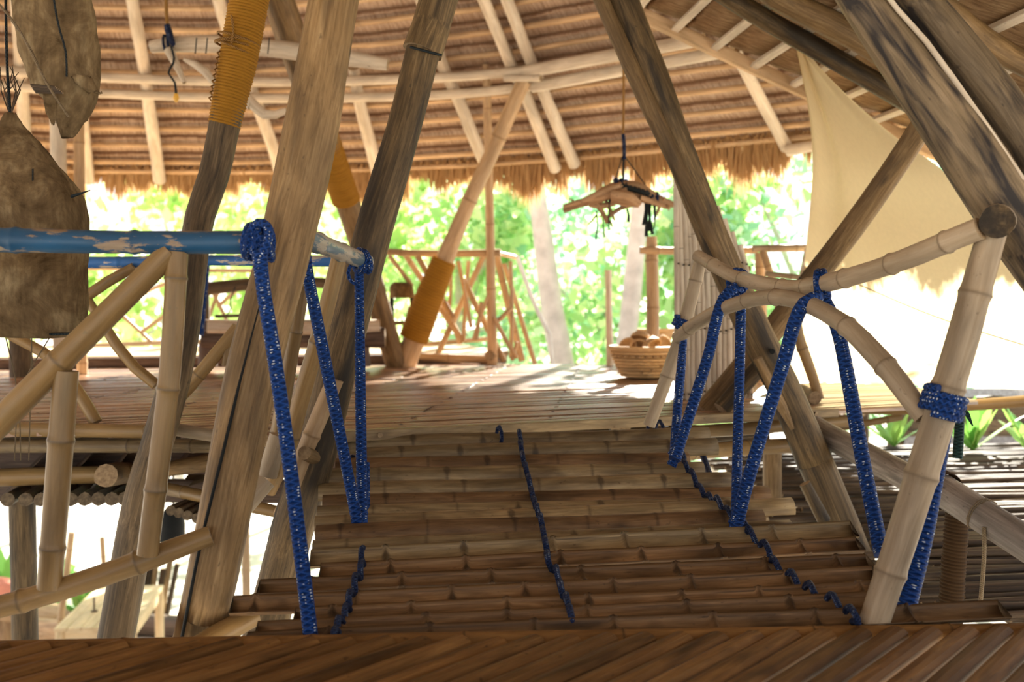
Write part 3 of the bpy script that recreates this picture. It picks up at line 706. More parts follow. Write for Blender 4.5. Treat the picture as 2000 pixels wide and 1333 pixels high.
coil('cord_wrap', [P(868, 508, 7.7), P(835, 590, 7.73), P(808, 662, 7.76)], [R(44, 7.7), R(52, 7.7), R(54, 7.7)], 0.022, M_ORANGE, P5.children[0])['label'] = 'ochre cord wrapping'
P6 = tag(pole('bamboo_pole', [(950, 126, 7.72, 15), (956, 400, 7.9, 17), (962, 712, 8.0, 20)], M_BAMT, node=0.45, sides=12), 'thin upright bamboo pole at the corner of the crossed railing', 'pole')
P7 = post('dark split post leaning right past the bamboo panel', [(1196, -40, 4.15, 66), (1262, 130, 4.15, 70), (1330, 300, 4.16, 58), (1395, 470, 4.18, 60), (1470, 640, 4.2, 66), (1535, 770, 4.2, 66), (1590, 900, 4.2, 70), (1640, 1018, 4.2, 66)], M_POSTG, up=2.9, down=GZ)
pole('split_length', [(1148, -60, 4.10, 30), (1205, 70, 4.10, 32), (1262, 195, 4.10, 34), (1335, 350, 4.11, 30), (1400, 490, 4.12, 24), (1452, 600, 4.13, 12)], M_POST, P7, sides=12, wob=0.06)
pole('split_length', [(1480, 700, 4.12, 18), (1530, 800, 4.13, 22), (1548, 838, 4.14, 10)], M_POST, P7, sides=12)
pole('broken_stub', [(1572, 945, 4.05, 22), (1610, 1018, 4.05, 26)], M_POSTG, P7, sides=10, wob=0.15)
tube('bolt', [P(1508, 687, 4.05), P(1508, 687, 4.15)], 0.011, M_BLACK, P7, sides=10)
P8 = post('grey-brown timber brace crossing the split post in front of the sail', [(1835, 195, 3.95, 44), (1790, 262, 4.05, 46), (1690, 410, 4.25, 46), (1560, 580, 4.45, 46), (1440, 730, 4.52, 46), (1375, 806, 4.5, 44)], M_POST, name='timber_brace')
pole('doubled_length', [(1500, 700, 4.40, 34), (1440, 765, 4.38, 36), (1408, 800, 4.36, 34)], M_POSTG, P8)
P9 = post('large mottled double post slanting across the upper right corner', [(1632, -80, 2.55, 80), (1684, 0, 2.55, 86), (1842, 224, 2.53, 110), (1927, 350, 2.52, 114), (2010, 480, 2.52, 110), (2070, 570, 2.52, 108)], M_POSTM, up=2.6, down=-0.3)
pole('second_log', [(1728, -80, 2.60, 80), (1788, 0, 2.60, 84), (1946, 200, 2.58, 90), (2062, 370, 2.57, 90)], M_POSTM, P9, up=2.6, sides=18, wob=0.06)
pole('gap_light_strip', [(1705, -45, 2.49, 10), (1736, 0, 2.49, 10), (1790, 57, 2.485, 11), (1850, 137, 2.48, 12), (1911, 226, 2.475, 14), (1997, 352, 2.47, 14)], M_PALE, P9, sides=8)  # pale strip standing in for light in the gap between the logs
coil('cord_wrap', [P(2015, 480, 2.52), P(2075, 570, 2.52)], [R(98, 2.5)] * 2, 0.010, M_ORANGE, P9.children[0])['label'] = 'ochre cord wrapping'
for label, x, y0, Y, w in (('pale round roof post behind the hanging lantern, left of a thinner bamboo pole', 112, 235, 6.8, 30), ('thin bamboo roof pole just right of the lanterns', 153, 250, 6.9, 20)):
    a = P(x, y0 - 60, Y)
    tag(tube('roof_post', [Vector((a.x, a.y, 2.35)), Vector((a.x, a.y, Z1))], R(w, Y), M_BAMT if w < 25 else M_PALE, node=0.45 if w < 25 else 0, sides=14, step=0.15), label, 'post')

# ------------------------------------------------------------------ railings
def rail(label, loc, group=None, name='bamboo_railing'):
    t = thing(name, label, 'railing', loc, group); bpy.context.view_layer.update(); return t
r1 = rail('near left railing with a flaking blue handrail and tan bamboo struts', P(200, 1150, 2.5))
hr = pole('handrail', [(-420, 462, 2.50, 46), (0, 469, 2.50, 48), (250, 474, 2.50, 44), (505, 474, 2.50, 46)], M_BLUE, r1, node=0.30, sides=16, bulge=0.12)
pole('diagonal_brace', [(335, 490, 2.50, 46), (180, 645, 2.50, 50), (0, 825, 2.50, 54), (-200, 1025, 2.5, 54), (-400, 1240, 2.49, 54)], M_BAM, r1, node=0.55, sides=16)
pole('upright', [(347, 492, 2.50, 40), (330, 740, 2.50, 42), (288, 1085, 2.50, 40)], M_BAM, r1, node=0.30, sides=16, bulge=0.12)
pole('upright', [(130, 725, 2.50, 46), (112, 950, 2.50, 48), (96, 1150, 2.50, 46)], M_BAM, r1, node=0.28, sides=16, bulge=0.12)
pole('bottom_rail', [(-480, 1300, 2.47, 44), (-300, 1262, 2.48, 44), (0, 1186, 2.50, 46), (150, 1142, 2.52, 46), (290, 1092, 2.54, 46), (412, 1046, 2.58, 38)], M_BAM, r1, node=0.28, sides=16, bulge=0.14)
pole('foot_brace', [(378, 1270, 2.50, 46), (435, 1236, 2.58, 46), (495, 1204, 2.66, 42)], M_BAM, r1, node=0.3, sides=14)

r2 = rail('short grey-blue bridge handrail with slanting bamboo struts between the two left posts', P(580, 950, 3.2))
pole('handrail', [(560, 448, 2.72, 40), (610, 470, 2.85, 40), (655, 488, 3.05, 36), (716, 512, 3.25, 32)], M_BLUEG, r2, node=0.22, sides=14, bulge=0.14)
pole('strut', [(662, 505, 3.12, 30), (628, 640, 3.15, 32), (590, 770, 3.18, 34), (560, 880, 3.2, 34), (522, 960, 3.22, 34)], M_BAM, r2, node=0.34, sides=14)
pole('strut', [(598, 520, 2.98, 26), (578, 640, 3.0, 28), (552, 790, 3.05, 30), (530, 930, 3.1, 30)], M_BAM, r2, node=0.34, sides=14)
pole('strut', [(655, 740, 3.30, 34), (610, 850, 3.3, 36), (572, 950, 3.3, 36)], M_BAMT, r2, node=0.3, sides=14)
pole('foot_brace', [(545, 850, 3.02, 36), (522, 930, 3.02, 38)], M_BAMP, r2, sides=14, node=0.3)
pole('foot_brace', [(520, 938, 3.02, 40), (468, 1000, 2.98, 40)], M_BAMP, r2, sides=14, node=0.3)

r3 = rail('blue painted deck-edge railing with thin bent braces at the left', P(250, 840, 3.8))
pole('handrail', [(-300, 500, 3.82, 24), (160, 513, 3.82, 23), (400, 509, 3.80, 20), (695, 511, 3.72, 22)], M_BLUE2, r3, node=0.45, sides=12)
for px in ([(262, 522, 3.8, 20), (215, 548, 3.8, 22), (165, 582, 3.8, 22)], [(172, 586, 3.8, 17), (215, 655, 3.8, 22), (255, 710, 3.8, 22), (305, 752, 3.8, 22)],
           [(465, 640, 3.8, 26), (420, 695, 3.8, 27), (370, 755, 3.8, 26), (335, 795, 3.78, 24)], [(20, 655, 3.8, 20), (95, 697, 3.8, 22), (145, 755, 3.8, 24), (188, 826, 3.78, 24)], [(446, 655, 3.8, 15), (440, 715, 3.8, 15)]):
    pole('brace', px, M_BAM, r3, sides=12, node=0.4, bulge=0.05)

r4 = rail('right bridge railing of pale bent bamboo hung with blue rope', P(1500, 900, 3.0))
pole('post', [(1940, 446, 2.43, 54), (1905, 570, 2.43, 58), (1872, 690, 2.43, 62), (1790, 960, 2.44, 62), (1705, 1222, 2.44, 58)], M_BAMP, r4, node=0.26, sides=18, bulge=0.12)
pole('handrail', [(1915, 446, 2.40, 46), (1860, 468, 2.45, 44), (1800, 494, 2.55, 44), (1700, 530, 2.75, 38), (1600, 556, 2.95, 36), (1540, 562, 3.15, 31), (1440, 542, 3.4, 29), (1362, 500, 3.6, 25)], M_BAMP, r4, node=0.19, sides=16, bulge=0.13)
pole('arched_brace', [(1805, 815, 2.46, 40), (1765, 760, 2.5, 44), (1705, 688, 2.6, 44), (1640, 628, 2.75, 38), (1560, 588, 2.95, 34), (1490, 582, 3.15, 30), (1420, 600, 3.35, 28), (1360, 632, 3.5, 27), (1322, 662, 3.58, 25)], M_BAMP, r4, node=0.19, sides=16, bulge=0.13)
pole('far_post', [(1368, 512, 3.62, 24), (1335, 640, 3.63, 27), (1305, 730, 3.64, 27), (1268, 832, 3.66, 24)], M_BAMP, r4, node=0.3, sides=14)
pole('end_log', [(1948, 433, 2.37, 66), (1950, 430, 2.52, 66)], [M_BAMP[0], M_POSTG[0]], r4, sides=18, wob=0.03)

r5 = rail('far railing of crossed thin bamboo on the deck behind the strut', P(900, 700, 8.1), 'far bamboo railings')
for px in ([(755, 492, 8.0, 13), (850, 496, 8.0, 14), (978, 494, 7.95, 15)], [(960, 492, 7.95, 10), (1006, 503, 8.2, 9)], [(820, 697, 8.1, 15), (970, 704, 8.1, 18)], [(790, 676, 8.9, 9), (955, 662, 9.0, 9)]): pole('rail', px, M_BAMT, r5, node=0.35, sides=10, step=0.2)
for a, b, w in (((790, 495), (905, 668), 12), ((815, 500), (885, 622), 12), ((945, 500), (855, 692), 12), ((872, 588), (900, 672), 11), ((970, 500), (1020, 706), 14), ((985, 515), (1045, 712), 10), ((905, 545), (985, 706), 12), ((880, 510), (878, 610), 7), ((895, 510), (920, 640), 8),
                ((915, 510), (905, 668), 8), ((940, 590), (930, 665), 8), ((955, 575), (925, 665), 8), ((997, 510), (998, 700), 8), ((1000, 600), (955, 640), 9), ((760, 500), (805, 560), 9), ((1010, 668), (1000, 705), 8), ((965, 620), (1010, 700), 9)):
    Y = 8.0 + RND.uniform(-0.08, 0.25)
    pole('strut', [(a[0], a[1], Y, w), (b[0], b[1], Y, w)], M_BAMT, r5, node=0.35, sides=10, step=0.2, bend=0.01)
pole('log_foot', [(955, 695, 7.95, 20), (985, 690, 8.2, 20)], M_POST, r5)
r6 = rail('distant thin railing of crossed bamboo behind the low platform at the left', P(250, 670, 9.6), 'far bamboo railings')
for px in ([(-60, 690, 9.6, 11), (170, 676, 9.6, 10), (380, 668, 9.6, 10), (560, 664, 9.6, 9)], [(-60, 520, 9.6, 9), (380, 528, 9.6, 8), (560, 530, 9.6, 8)]): pole('rail', px, M_BAMT, r6, sides=8, step=0.3)
for a, b in (((215, 595), (295, 668)), ((340, 548), (258, 580)), ((345, 600), (275, 650)), ((400, 540), (450, 640)), ((425, 600), (470, 560)), ((430, 560), (400, 640)), ((100, 540), (30, 690)), ((20, 560), (120, 680)), ((480, 560), (520, 660)), ((520, 550), (480, 660))):
    pole('strut', [(a[0], a[1], 9.6, 8), (b[0], b[1], 9.6, 8)], M_BAMT, r6, sides=8, step=0.3)
r7 = rail('far right deck railing with a stout bamboo post beside the bamboo panel', P(1400, 650, 6.9), 'far bamboo railings')
pole('rail', [(1250, 489, 6.9, 14), (1345, 491, 6.9, 15), (1420, 490, 6.85, 14), (1480, 489, 6.8, 13)], M_BAMT, r7, node=0.4, sides=12)
pole('rail', [(1470, 486, 6.2, 13), (1584, 484, 6.2, 15)], M_BAMP, r7, node=0.2, sides=12)
pole('post', [(1273, 462, 6.95, 20), (1273, 500, 6.95, 24), (1275, 600, 6.9, 25), (1274, 740, 6.88, 25)], M_BAMT, r7, node=0.3, sides=14)
pole('post', [(1484, 494, 6.3, 20), (1490, 700, 6.3, 22), (1490, 775, 6.2, 22)], M_BAMT, r7, node=0.3, sides=12)
pole('strut', [(1490, 490, 6.2, 14), (1512, 560, 6.2, 15), (1530, 640, 6.2, 15)], M_BAMT, r7, node=0.3)
pole('strut', [(1578, 490, 6.1, 14), (1565, 560, 5.6, 16), (1555, 640, 5.2, 18)], M_BAM, r7, node=0.3)
pole('rail', [(1495, 535, 5.9, 11), (1560, 542, 5.9, 11)], M_BAMP, r7, node=0.2)
r8 = rail('bent bamboo corner stay at the right end of the far deck', P(1580, 780, 4.8))
pole('bent_stay', [(1552, 610, 4.85, 20), (1562, 665, 4.85, 22), (1582, 720, 4.85, 22), (1600, 780, 4.82, 20)], M_BAM, r8, node=0.3, sides=12, bulge=0.14)
pole('foot_log', [(1515, 745, 5.4, 20), (1560, 760, 5.1, 24), (1592, 778, 4.75, 26)], M_POST, r8, sides=12)

# ------------------------------------------------------------------ foot bridge
bridge = thing('foot_bridge', 'sagging foot bridge of split bamboo treads laced with blue cord', 'bridge', P(1000, 1050, 3.0))
bpy.context.view_layer.update()
# each tread: left end x, y; right end x, y (centre line of the face), visible height
TR = [(640, 868, 1385, 848, 23), (700, 889, 1400, 868, 21), (655, 908, 1345, 896, 19), (612, 930, 1374, 917, 27), (622, 959, 1428, 934, 22), (630, 983, 1502, 962, 19), (620, 1003, 1440, 982, 20), (615, 1024, 1548, 984, 24),
      (617, 1042, 1490, 1008, 18), (611, 1070, 1545, 1030, 28), (606, 1097, 1668, 1040, 30), (625, 1122, 1680, 1070, 28), (505, 1153, 1700, 1104, 30), (452, 1189, 1712, 1131, 32), (575, 1212, 1712, 1156, 28), (500, 1240, 1722, 1180, 28), (480, 1262, 1960, 1198, 30)]
NT = len(TR); YT = [3.66 - 1.27 * i / (NT - 1) for i in range(NT)]
def tread_y(i, X): return YT[i] + 0.055 * X + 0.16 * max(0, X) * (1 - i / (NT - 1))
def tread_pt(i, x):
    xl, yl, xr, yr, h = TR[i]; y = yl + (yr - yl) * (x - xl) / (xr - xl); Y = YT[i]
    for _ in range(3): Y = tread_y(i, (x - 1000) / F * Y)
    return P(x, y, Y)
mids = [tread_pt(i, 1050) for i in range(NT)]
for i in range(NT):
    xl, yl, xr, yr, h = TR[i]
    a, b = tread_pt(i, xl), tread_pt(i, xr)
    t = (mids[min(i + 1, NT - 1)] - mids[max(i - 1, 0)]); t.normalize()
    ax = (b - a).normalized(); up = ax.cross(t).normalized()
    if up.z < 0: up = -up
    wv = up.cross(ax).normalized()
    hw = 0.5 * (mids[min(i + 1, NT - 1)] - mids[max(i - 1, 0)]).length / (2 if 0 < i < NT - 1 else 1) * 0.90
    hw = min(max(hw, 0.036), 0.048); hol = i >= 10
    tilt = RND.uniform(-0.15, 0.15)
    u2 = (up + wv * (0.35 if i < 9 else 0.15) * (-1 if wv.y > 0 else 1) + wv * tilt).normalized(); w2 = u2.cross(ax).normalized()
    rn = random.Random(100 + i); L = (b - a).length
    nodes = []; s = rn.uniform(0.05, 0.22)
    while s < L - 0.03: nodes.append(s); s += rn.uniform(0.19, 0.27)
    st = sorted(set([0, L] + [L * k / 24 for k in range(1, 24)] + [min(max(q + e, 0), L) for q in nodes for e in (-0.022, -0.014, -0.007, 0.0, 0.007, 0.014, 0.022)])); eye = [(q, rn.uniform(0.9, 2.2)) for q in nodes if rn.random() < .45]
    arc = [math.pi * (0.06 + 0.88 * k / 8) for k in range(9)]
    V, G, N, Fc, MI = [], [], [], [], []; o = rn.uniform(-50, 50)
    m = len(arc) * 2
    for s in st:
        p = a + ax * s + u2 * (0.006 * mn.noise(Vector((s * 1.7, i * 3.1, 0)))) + w2 * (0.005 * mn.noise(Vector((s * 1.3, i * 3.1, 5))))
        d = min([abs(s - q) for q in nodes] or [9]); nb = math.exp(-(d / 0.007) ** 2); hb = hw * (1 + 0.07 * nb) * (1 + 0.05 * mn.noise(Vector((s * 2.3, i * 5.0, 9))))
        for q_, th in enumerate(arc):
            ey = max([math.exp(-((s - e0) / 0.011) ** 2 - ((th - e1) / 0.35) ** 2) for e0, e1 in eye] or [0])
            hh = (-math.sin(th) * hb * 0.75 * (1 - .5 * nb) + hb * 0.5) if hol else (math.sin(th) * hb * 1.0 - hb * 0.55)
            V.append(p + w2 * (math.cos(th) * hb) + u2 * hh); G.append((math.cos(th) * hb + o, math.sin(th) * hb + o, s)); N.append(min(1.3, 0.75 * nb + 1.3 * ey))
        for th in reversed(arc):
            hh = (-math.sin(th) * hb * 0.75 + hb * 0.5 - .007) if hol else (math.sin(th) * hb * 0.84 - hb * 0.55)
            V.append(p + w2 * (math.cos(th) * hb * 0.86) + u2 * hh); G.append((math.cos(th) * hb + o, math.sin(th) * hb + o + 3, s)); N.append(0)
    for k in range(len(st) - 1):
        for j in range(m): Fc.append((k * m + j, k * m + (j + 1) % m, (k + 1) * m + (j + 1) % m, (k + 1) * m + j)); MI.append(0)
    Fc += [tuple(reversed(range(m))), tuple((len(st) - 1) * m + j for j in range(m))]; MI += [1, 1]
    link('tread', mesh('tread', V, Fc, G, N, MI), M_SPLITB if (i >= 11 or i in (2, 5, 8)) else M_SPLIT, bridge)
# carrier ropes below the treads
for x0 in (720, 1060, 1400):
    rope('carrier_rope', [tread_pt(i, x0 + (i - 4) * 8) - Vector((0, 0, 0.05)) for i in range(0, NT, 2)], 0.012, M_CORD, bridge, sides=8, step=0.08)
# laced cord over the treads
def lace(xs, i0, w=9):
    pts = []
    for q, x in enumerate(xs):
        i = i0 + q
        if i >= NT: break
        c = tread_pt(i, x); u = Vector((0, -0.55, 0.83)); nxt = xs[min(q + 1, len(xs) - 1)]
        pts += [c + u * 0.034 + Vector((0, 0.028, 0.0)), c + u * 0.034, c + u * 0.024 + Vector((0.004, -0.034, -0.01)), (c + tread_pt(min(i + 1, NT - 1), nxt)) / 2 + Vector((0.006, 0, -0.004))]
    rope('lashing_cord', pts, 0.0085, M_CORD, bridge, sides=8, step=0.02)
lace([1014, 1016, 1020, 1026, 1032, 1038, 1043, 1048, 1055, 1060, 1064, 1068, 1086, 1094, 1106, 1112], 0)
lace([1330, 1336, 1350, 1366, 1384, 1400, 1420, 1450, 1462, 1492, 1510, 1545, 1580, 1625, 1660], 2)
lace([708, 706, 695, 684, 676, 662, 655], 10)
for x, y in ((975, 852), (1272, 838), (1288, 840)):
    c = P(x, y, 3.7 + (x - 1000) * 0.0006); rope('lashing_loop', ring_pts(c, Vector((1, .3, 0)), 0.034, 1.0, 12), 0.007, M_CORD, bridge, sides=8)

# ------------------------------------------------------------------ blue ropes
ropeR = thing('blue_rope', 'thick blue rope zigzagging down from the pale right handrail', 'rope', P(1440, 1030, 3.0))
bpy.context.view_layer.update()
def lash(name, a, b, r, turns, cr, mat, parent):
    ax = b - a; pts = []; n = 16; k = int(turns * n) + 1; u = ax.normalized().orthogonal().normalized(); w = ax.normalized().cross(u)
    for i in range(k):
        th = 2 * math.pi * i / n; pts.append(a + ax * (i / (k - 1)) + u * (math.cos(th) * (r + cr * 0.8)) + w * (math.sin(th) * (r + cr * 0.8)))
    return rope(name, pts, cr, mat, parent, sides=8, step=0.02)
lash('binding', P(1849, 765, 2.43), P(1834, 812, 2.43), R(62, 2.43), 4, 0.0095, M_ROPE, ropeR)
lash('binding', P(1336, 622, 3.63), P(1330, 642, 3.63), R(27, 3.63), 3, 0.0075, M_ROPE, ropeR)
prope('strand', [(1336, 648, 3.58, 14), (1330, 720, 3.52, 18), (1322, 820, 3.44, 18), (1318, 888, 3.36, 20)], M_ROPE, ropeR)
prope('strand', [(1440, 560, 3.36, 22), (1415, 580, 3.36, 22), (1398, 630, 3.36, 23), (1385, 690, 3.36, 22), (1355, 785, 3.34, 22), (1330, 860, 3.32, 22), (1318, 898, 3.30, 26)], M_ROPE, ropeR)
prope('strand', [(1447, 570, 3.40, 20), (1447, 620, 3.40, 20), (1444, 760, 3.28, 20), (1440, 900, 3.16, 20), (1437, 1030, 3.02, 20)], M_ROPE, ropeR)
prope('strand', [(1602, 578, 2.90, 22), (1572, 592, 2.88, 27), (1552, 630, 2.9, 27), (1530, 710, 2.92, 27), (1490, 840, 2.95, 27), (1455, 960, 2.98, 27), (1437, 1032, 3.0, 28)], M_ROPE, ropeR)
prope('strand', [(1603, 575, 2.94, 26), (1622, 610, 2.90, 27), (1640, 660, 2.86, 27), (1660, 760, 2.8, 28), (1685, 900, 2.72, 29), (1712, 1035, 2.64, 30), (1722, 1085, 2.6, 30)], M_ROPE, ropeR)
prope('strand', [(1843, 822, 2.50, 40), (1826, 910, 2.50, 42), (1800, 1050, 2.5, 42), (1775, 1150, 2.5, 44), (1760, 1205, 2.5, 48)], M_ROPE, ropeR, sides=16)
for (x, y, Y, r, ax) in ((1436, 548, 3.41, 29, (1, .5, -.1)), (1600, 556, 2.95, 37, (1, -.5, .1))):
    c = P(x, y, Y); A = Vector(ax)
    rope('loop', ring_pts(c, A, R(r, Y) + 0.009, 1.0, 16), 0.0105, M_ROPE, ropeR, sides=10, step=0.015)
    rope('loop', ring_pts(c + A.normalized() * 0.018, A + Vector((0, .2, .1)), R(r, Y) + 0.009, 1.0, 16), 0.0105, M_ROPE, ropeR, sides=10, step=0.015)
    rope('knot', ring_pts(c + Vector((0, -0.02, -R(r, Y) - 0.022)), Vector((.2, .1, 1)), 0.014, 2.0, 12, 0.02), 0.0095, M_ROPE, ropeR, sides=8, step=0.015)
for x, y, Y in ((1318, 893, 3.33), (1437, 1028, 3.0)):
    rope('tie', ring_pts(P(x, y, Y), Vector((.1, 0, 1)), 0.016, 2.0, 12, 0.03), 0.0085, M_ROPE, ropeR, sides=8, step=0.015)
ropeL = thing('blue_rope', 'thick blue rope hanging from the knot on the left blue handrail to the bridge', 'rope', P(700, 1070, 3.0))
bpy.context.view_layer.update()
prope('strand', [(507, 490, 2.44, 28), (514, 560, 2.44, 28), (535, 690, 2.44, 29), (562, 880, 2.42, 29), (585, 1060, 2.40, 30), (608, 1256, 2.36, 30)], M_ROPE, ropeL, sides=14)
prope('strand', [(597, 490, 2.88, 20), (602, 540, 2.9, 23), (628, 670, 2.95, 24), (660, 830, 3.0, 24), (690, 980, 3.03, 23), (708, 1078, 3.04, 24)], M_ROPE, ropeL)
prope('strand', [(701, 520, 3.26, 18), (702, 600, 3.25, 19), (704, 760, 3.2, 21), (706, 920, 3.12, 21), (708, 1076, 3.04, 22)], M_ROPE, ropeL)
prope('strand', [(716, 905, 3.24, 12), (717, 1000, 3.16, 12), (714, 1070, 3.08, 12)], M_ROPE, ropeL)
kc = P(506, 474, 2.50)
for k in range(5):
    A = Vector((1, RND.uniform(-.25, .25), RND.uniform(-.3, .3)))
    rope('knot', ring_pts(kc + Vector((-0.022 + 0.012 * k, -0.004, RND.uniform(-.004, .004))), A, R(46, 2.5) + 0.010 + 0.003 * (k % 2), 1.0, 16), 0.010, M_ROPE, ropeL, sides=8, step=0.015)
rope('knot', ring_pts(kc + Vector((0.012, -0.036, -0.01)), Vector((.3, 1, .3)), 0.022, 2.0, 12, 0.02), 0.010, M_ROPE, ropeL, sides=8, step=0.015)
rope('knot', [P(490, 455, 2.46), P(498, 438, 2.46), P(515, 436, 2.45), P(526, 452, 2.44), P(520, 480, 2.43), P(507, 500, 2.43)], 0.011, M_ROPE, ropeL, sides=8, step=0.015)
for k in range(3):
    rope('loop', ring_pts(P(700 + k * 7, 509 + k, 3.22), Vector((1, .6, -.1 + .2 * k)), R(33, 3.2) + 0.008, 1.0, 16), 0.0085, M_ROPE, ropeL, sides=8, step=0.015)
rope('loop', [P(688, 515, 3.2), P(680, 530, 3.2), P(684, 548, 3.2), P(698, 556, 3.21)], 0.006, M_ROPE, ropeL, sides=8, step=0.015)
rope('tie', ring_pts(P(708, 1070, 3.03), Vector((.1, 0, 1)), 0.018, 2.0, 12, 0.03), 0.009, M_ROPE, ropeL, sides=8, step=0.015)
gs = thing('green_rope', 'dark green rope with frayed end tied to the right end rail behind the near post', 'rope', P(1870, 890, 3.0))
bpy.context.view_layer.update()
prope('hank', [(1872, 785, 3.0, 22), (1874, 830, 3.0, 18), (1870, 895, 3.0, 20)], M_GREENC, gs)
for k in range(8): prope('frayed_end', [(1876, 790, 2.98, 6), (1884 + k, 800 + k, 2.97, 5), (1886 + 2 * k, 812 + 3 * k, 2.96, 3)], M_GREENC, gs, sides=5)

# ------------------------------------------------------------------ cream sail
def sail():
    # rows from the top corner down: left edge and right edge as (x, y, Y)
    rows = [((1558, 88, 5.00), (1566, 92, 4.98)), ((1572, 160, 5.08), (1640, 172, 4.92)), ((1585, 240, 5.2), (1742, 262, 4.85)), ((1590, 320, 5.35), (1850, 340, 4.8)), ((1586, 400, 5.5), (1925, 425, 4.8)),
            ((1578, 480, 5.7), (2000, 510, 4.85)), ((1566, 580, 5.9), (2090, 620, 5.0)), ((1552, 680, 6.1), (2190, 720, 5.2)), ((1540, 742, 6.2), (2280, 775, 5.4))]
    L = [P(*r[0]) for r in rows]; Rr = [P(*r[1]) for r in rows]; nu, nv = 40, 64; V, Fc = [], []
    for i in range(nv + 1):
        t = i / nv * (len(rows) - 1); a, b = catmull(L, t), catmull(Rr, t); w = (b - a).length
        for j in range(nu + 1):
            u = j / nu; p = a.lerp(b, u)
            fold = 0.035 * math.sin((u * 34) ** 0.9 + i * 0.03) * math.exp(-3.2 * u) + 0.05 * math.sin(u * math.pi) * w * 0.5 + 0.012 * math.sin(u * 17 + 2) * (1 - i / nv)
            V.append(p + Vector((0, fold, 0)))
    for i in range(nv):
        for j in range(nu): q = i * (nu + 1) + j; Fc.append((q, q + 1, q + nu + 2, q + nu + 1))
    return mesh('cloth', V, Fc)
sl_t = thing('shade_sail', 'cream fabric shade sail hanging from the dark roof at the right', 'sail', P(1700, 750, 5.6))
bpy.context.view_layer.update()
so = link('cloth', sail(), M_SAIL, sl_t)
rope('guy_line', [P(1658, 548, 5.3), P(1830, 620, 4.9), P(2050, 690, 4.5)], 0.003, M_TWINE, sl_t, sides=6)
rope('corner_tie', [P(1560, 92, 5.0), P(1550, 78, 4.98), P(1556, 70, 4.96)], 0.006, M_BLACKC, sl_t, sides=6)

# ------------------------------------------------------------------ slatted bamboo panel
pan = thing('bamboo_screen', 'tall curved screen of thin pale upright bamboo slats behind the split post', 'screen', P(1395, 780, 5.0))
bpy.context.view_layer.update()
n = 15
for k in range(n):
    x0 = 1322 + k * 10.3; xt = 1319 + k * 2.2
    u = k / (n - 1)
    ytop = 222 + 75 * u ** 0.8 + 260 * max(0, u - .25) ** 1.25
    # right side of the outline curves outward
    def xx(y):
        f = min(max((y - 222) / 330.0, 0), 1) ** 0.8
        return 1319 + k * (2.2 + 8.1 * f) + (3 if f > 0 else 0) * f
    ys = [ytop + (782 - ytop) * q / 7 for q in range(8)]
    Y = 5.05 + 0.004 * (k % 2)
    pts = [P(xx(y), y, Y) for y in ys]
    rr = R(11.6, Y)
    tube('slat', pts, [rr] * 8, M_PALE, pan, sides=6, node=0.42, step=0.25, flat=1.0, wob=0.02)
for y, a, b in ((300, 1318, 1352), (525, 1318, 1466), (645, 1318, 1470), (772, 1318, 1470)):
    board('cross_slat', P(a, y, 5.09), P(b, y, 5.09), Vector((0, 0, 0.012)), Vector((0, 0.006, 0)), M_BAM[0], pan)
for y in (515, 645, 768):
    for k in range(n): 
        c = P(1326 + k * 10.3, y + 3 * math.sin(k), 5.02); tube('peg', [c, c + Vector((0, 0.02, 0))], 0.0042, M_BLACK, pan, sides=5)

# ------------------------------------------------------------------ lanterns of palm sheath
def husk(name, rows, parent, sides=28, seed=0, boxy=0.0, crease=0.05):
    """rows: (x, y, Y, width px, depth ratio)"""
    pts = [P(x, y, Y) for x, y, Y, w, d in rows]; wid = [R(w, Y) for x, y, Y, w, d in rows]; dep = [r[4] for r in rows]
    m = (len(rows) - 1) * 6; V, Fc = [], []
    for i in range(m + 1):
        t = i / 6; c = catmull(pts, min(t, len(rows) - 1 - 1e-6)); k = min(int(t), len(rows) - 2); f = t - k
        w = wid[k] + (wid[k + 1] - wid[k]) * f; d = dep[k] + (dep[k + 1] - dep[k]) * f
        for j in range(sides):
            a = 2 * math.pi * j / sides + 0.35; x, y = math.cos(a), math.sin(a)
            if boxy: g = (abs(x) ** 4 + abs(y) ** 4) ** -0.25; x, y = x * (1 + boxy * (g - 1)), y * (1 + boxy * (g - 1))
            q = 1 + crease * mn.noise(Vector((x * 2.2, y * 2.2, i * 0.16 + seed))) + 0.4 * crease * mn.noise(Vector((x * 7, y * 7, i * 0.5 + seed)))
            V.append(c + Vector((x * w * q, y * w * d * q, 0.01 * mn.noise(Vector((x * 3, y * 3, seed + i))))))
    for i in range(m):
        for j in range(sides): j2 = (j + 1) % sides; Fc.append((i * sides + j, (i + 1) * sides + j, (i + 1) * sides + j2, i * sides + j2))
    Fc.append(tuple(m * sides + j for j in range(sides - 1, -1, -1))); Fc.append(tuple(range(sides)))
    return link(name, mesh(name, V, Fc), M_HUSK, parent)
la = thing('hanging_lantern', 'upper brown palm-sheath lantern ending in a ragged pointed tip', 'lantern', P(110, 120, 2.9))
bpy.context.view_layer.update()
husk('shade', [(85, -260, 2.9, 120, .7), (92, -100, 2.9, 165, .7), (102, 0, 2.9, 152, .7), (112, 90, 2.9, 152, .7), (128, 165, 2.9, 128, .7), (140, 215, 2.9, 78, .7), (132, 268, 2.9, 24, .7)], la, seed=3, crease=0.12)
husk('folded_corner', [(158, 150, 2.84, 40, .4), (178, 176, 2.84, 30, .4), (198, 182, 2.84, 5, .4)], la, seed=8, sides=12)
husk('torn_flap', [(98, 185, 2.82, 30, .3), (100, 215, 2.82, 24, .3), (104, 243, 2.82, 6, .3)], la, seed=9, sides=12)
for k in range(6): pole('twig', [(60 + 2 * k, 166 + 3 * k, 2.80, 4), (108 + 3 * k, 170 + 2.4 * k, 2.78, 4)], M_TWIG, la, sides=6)
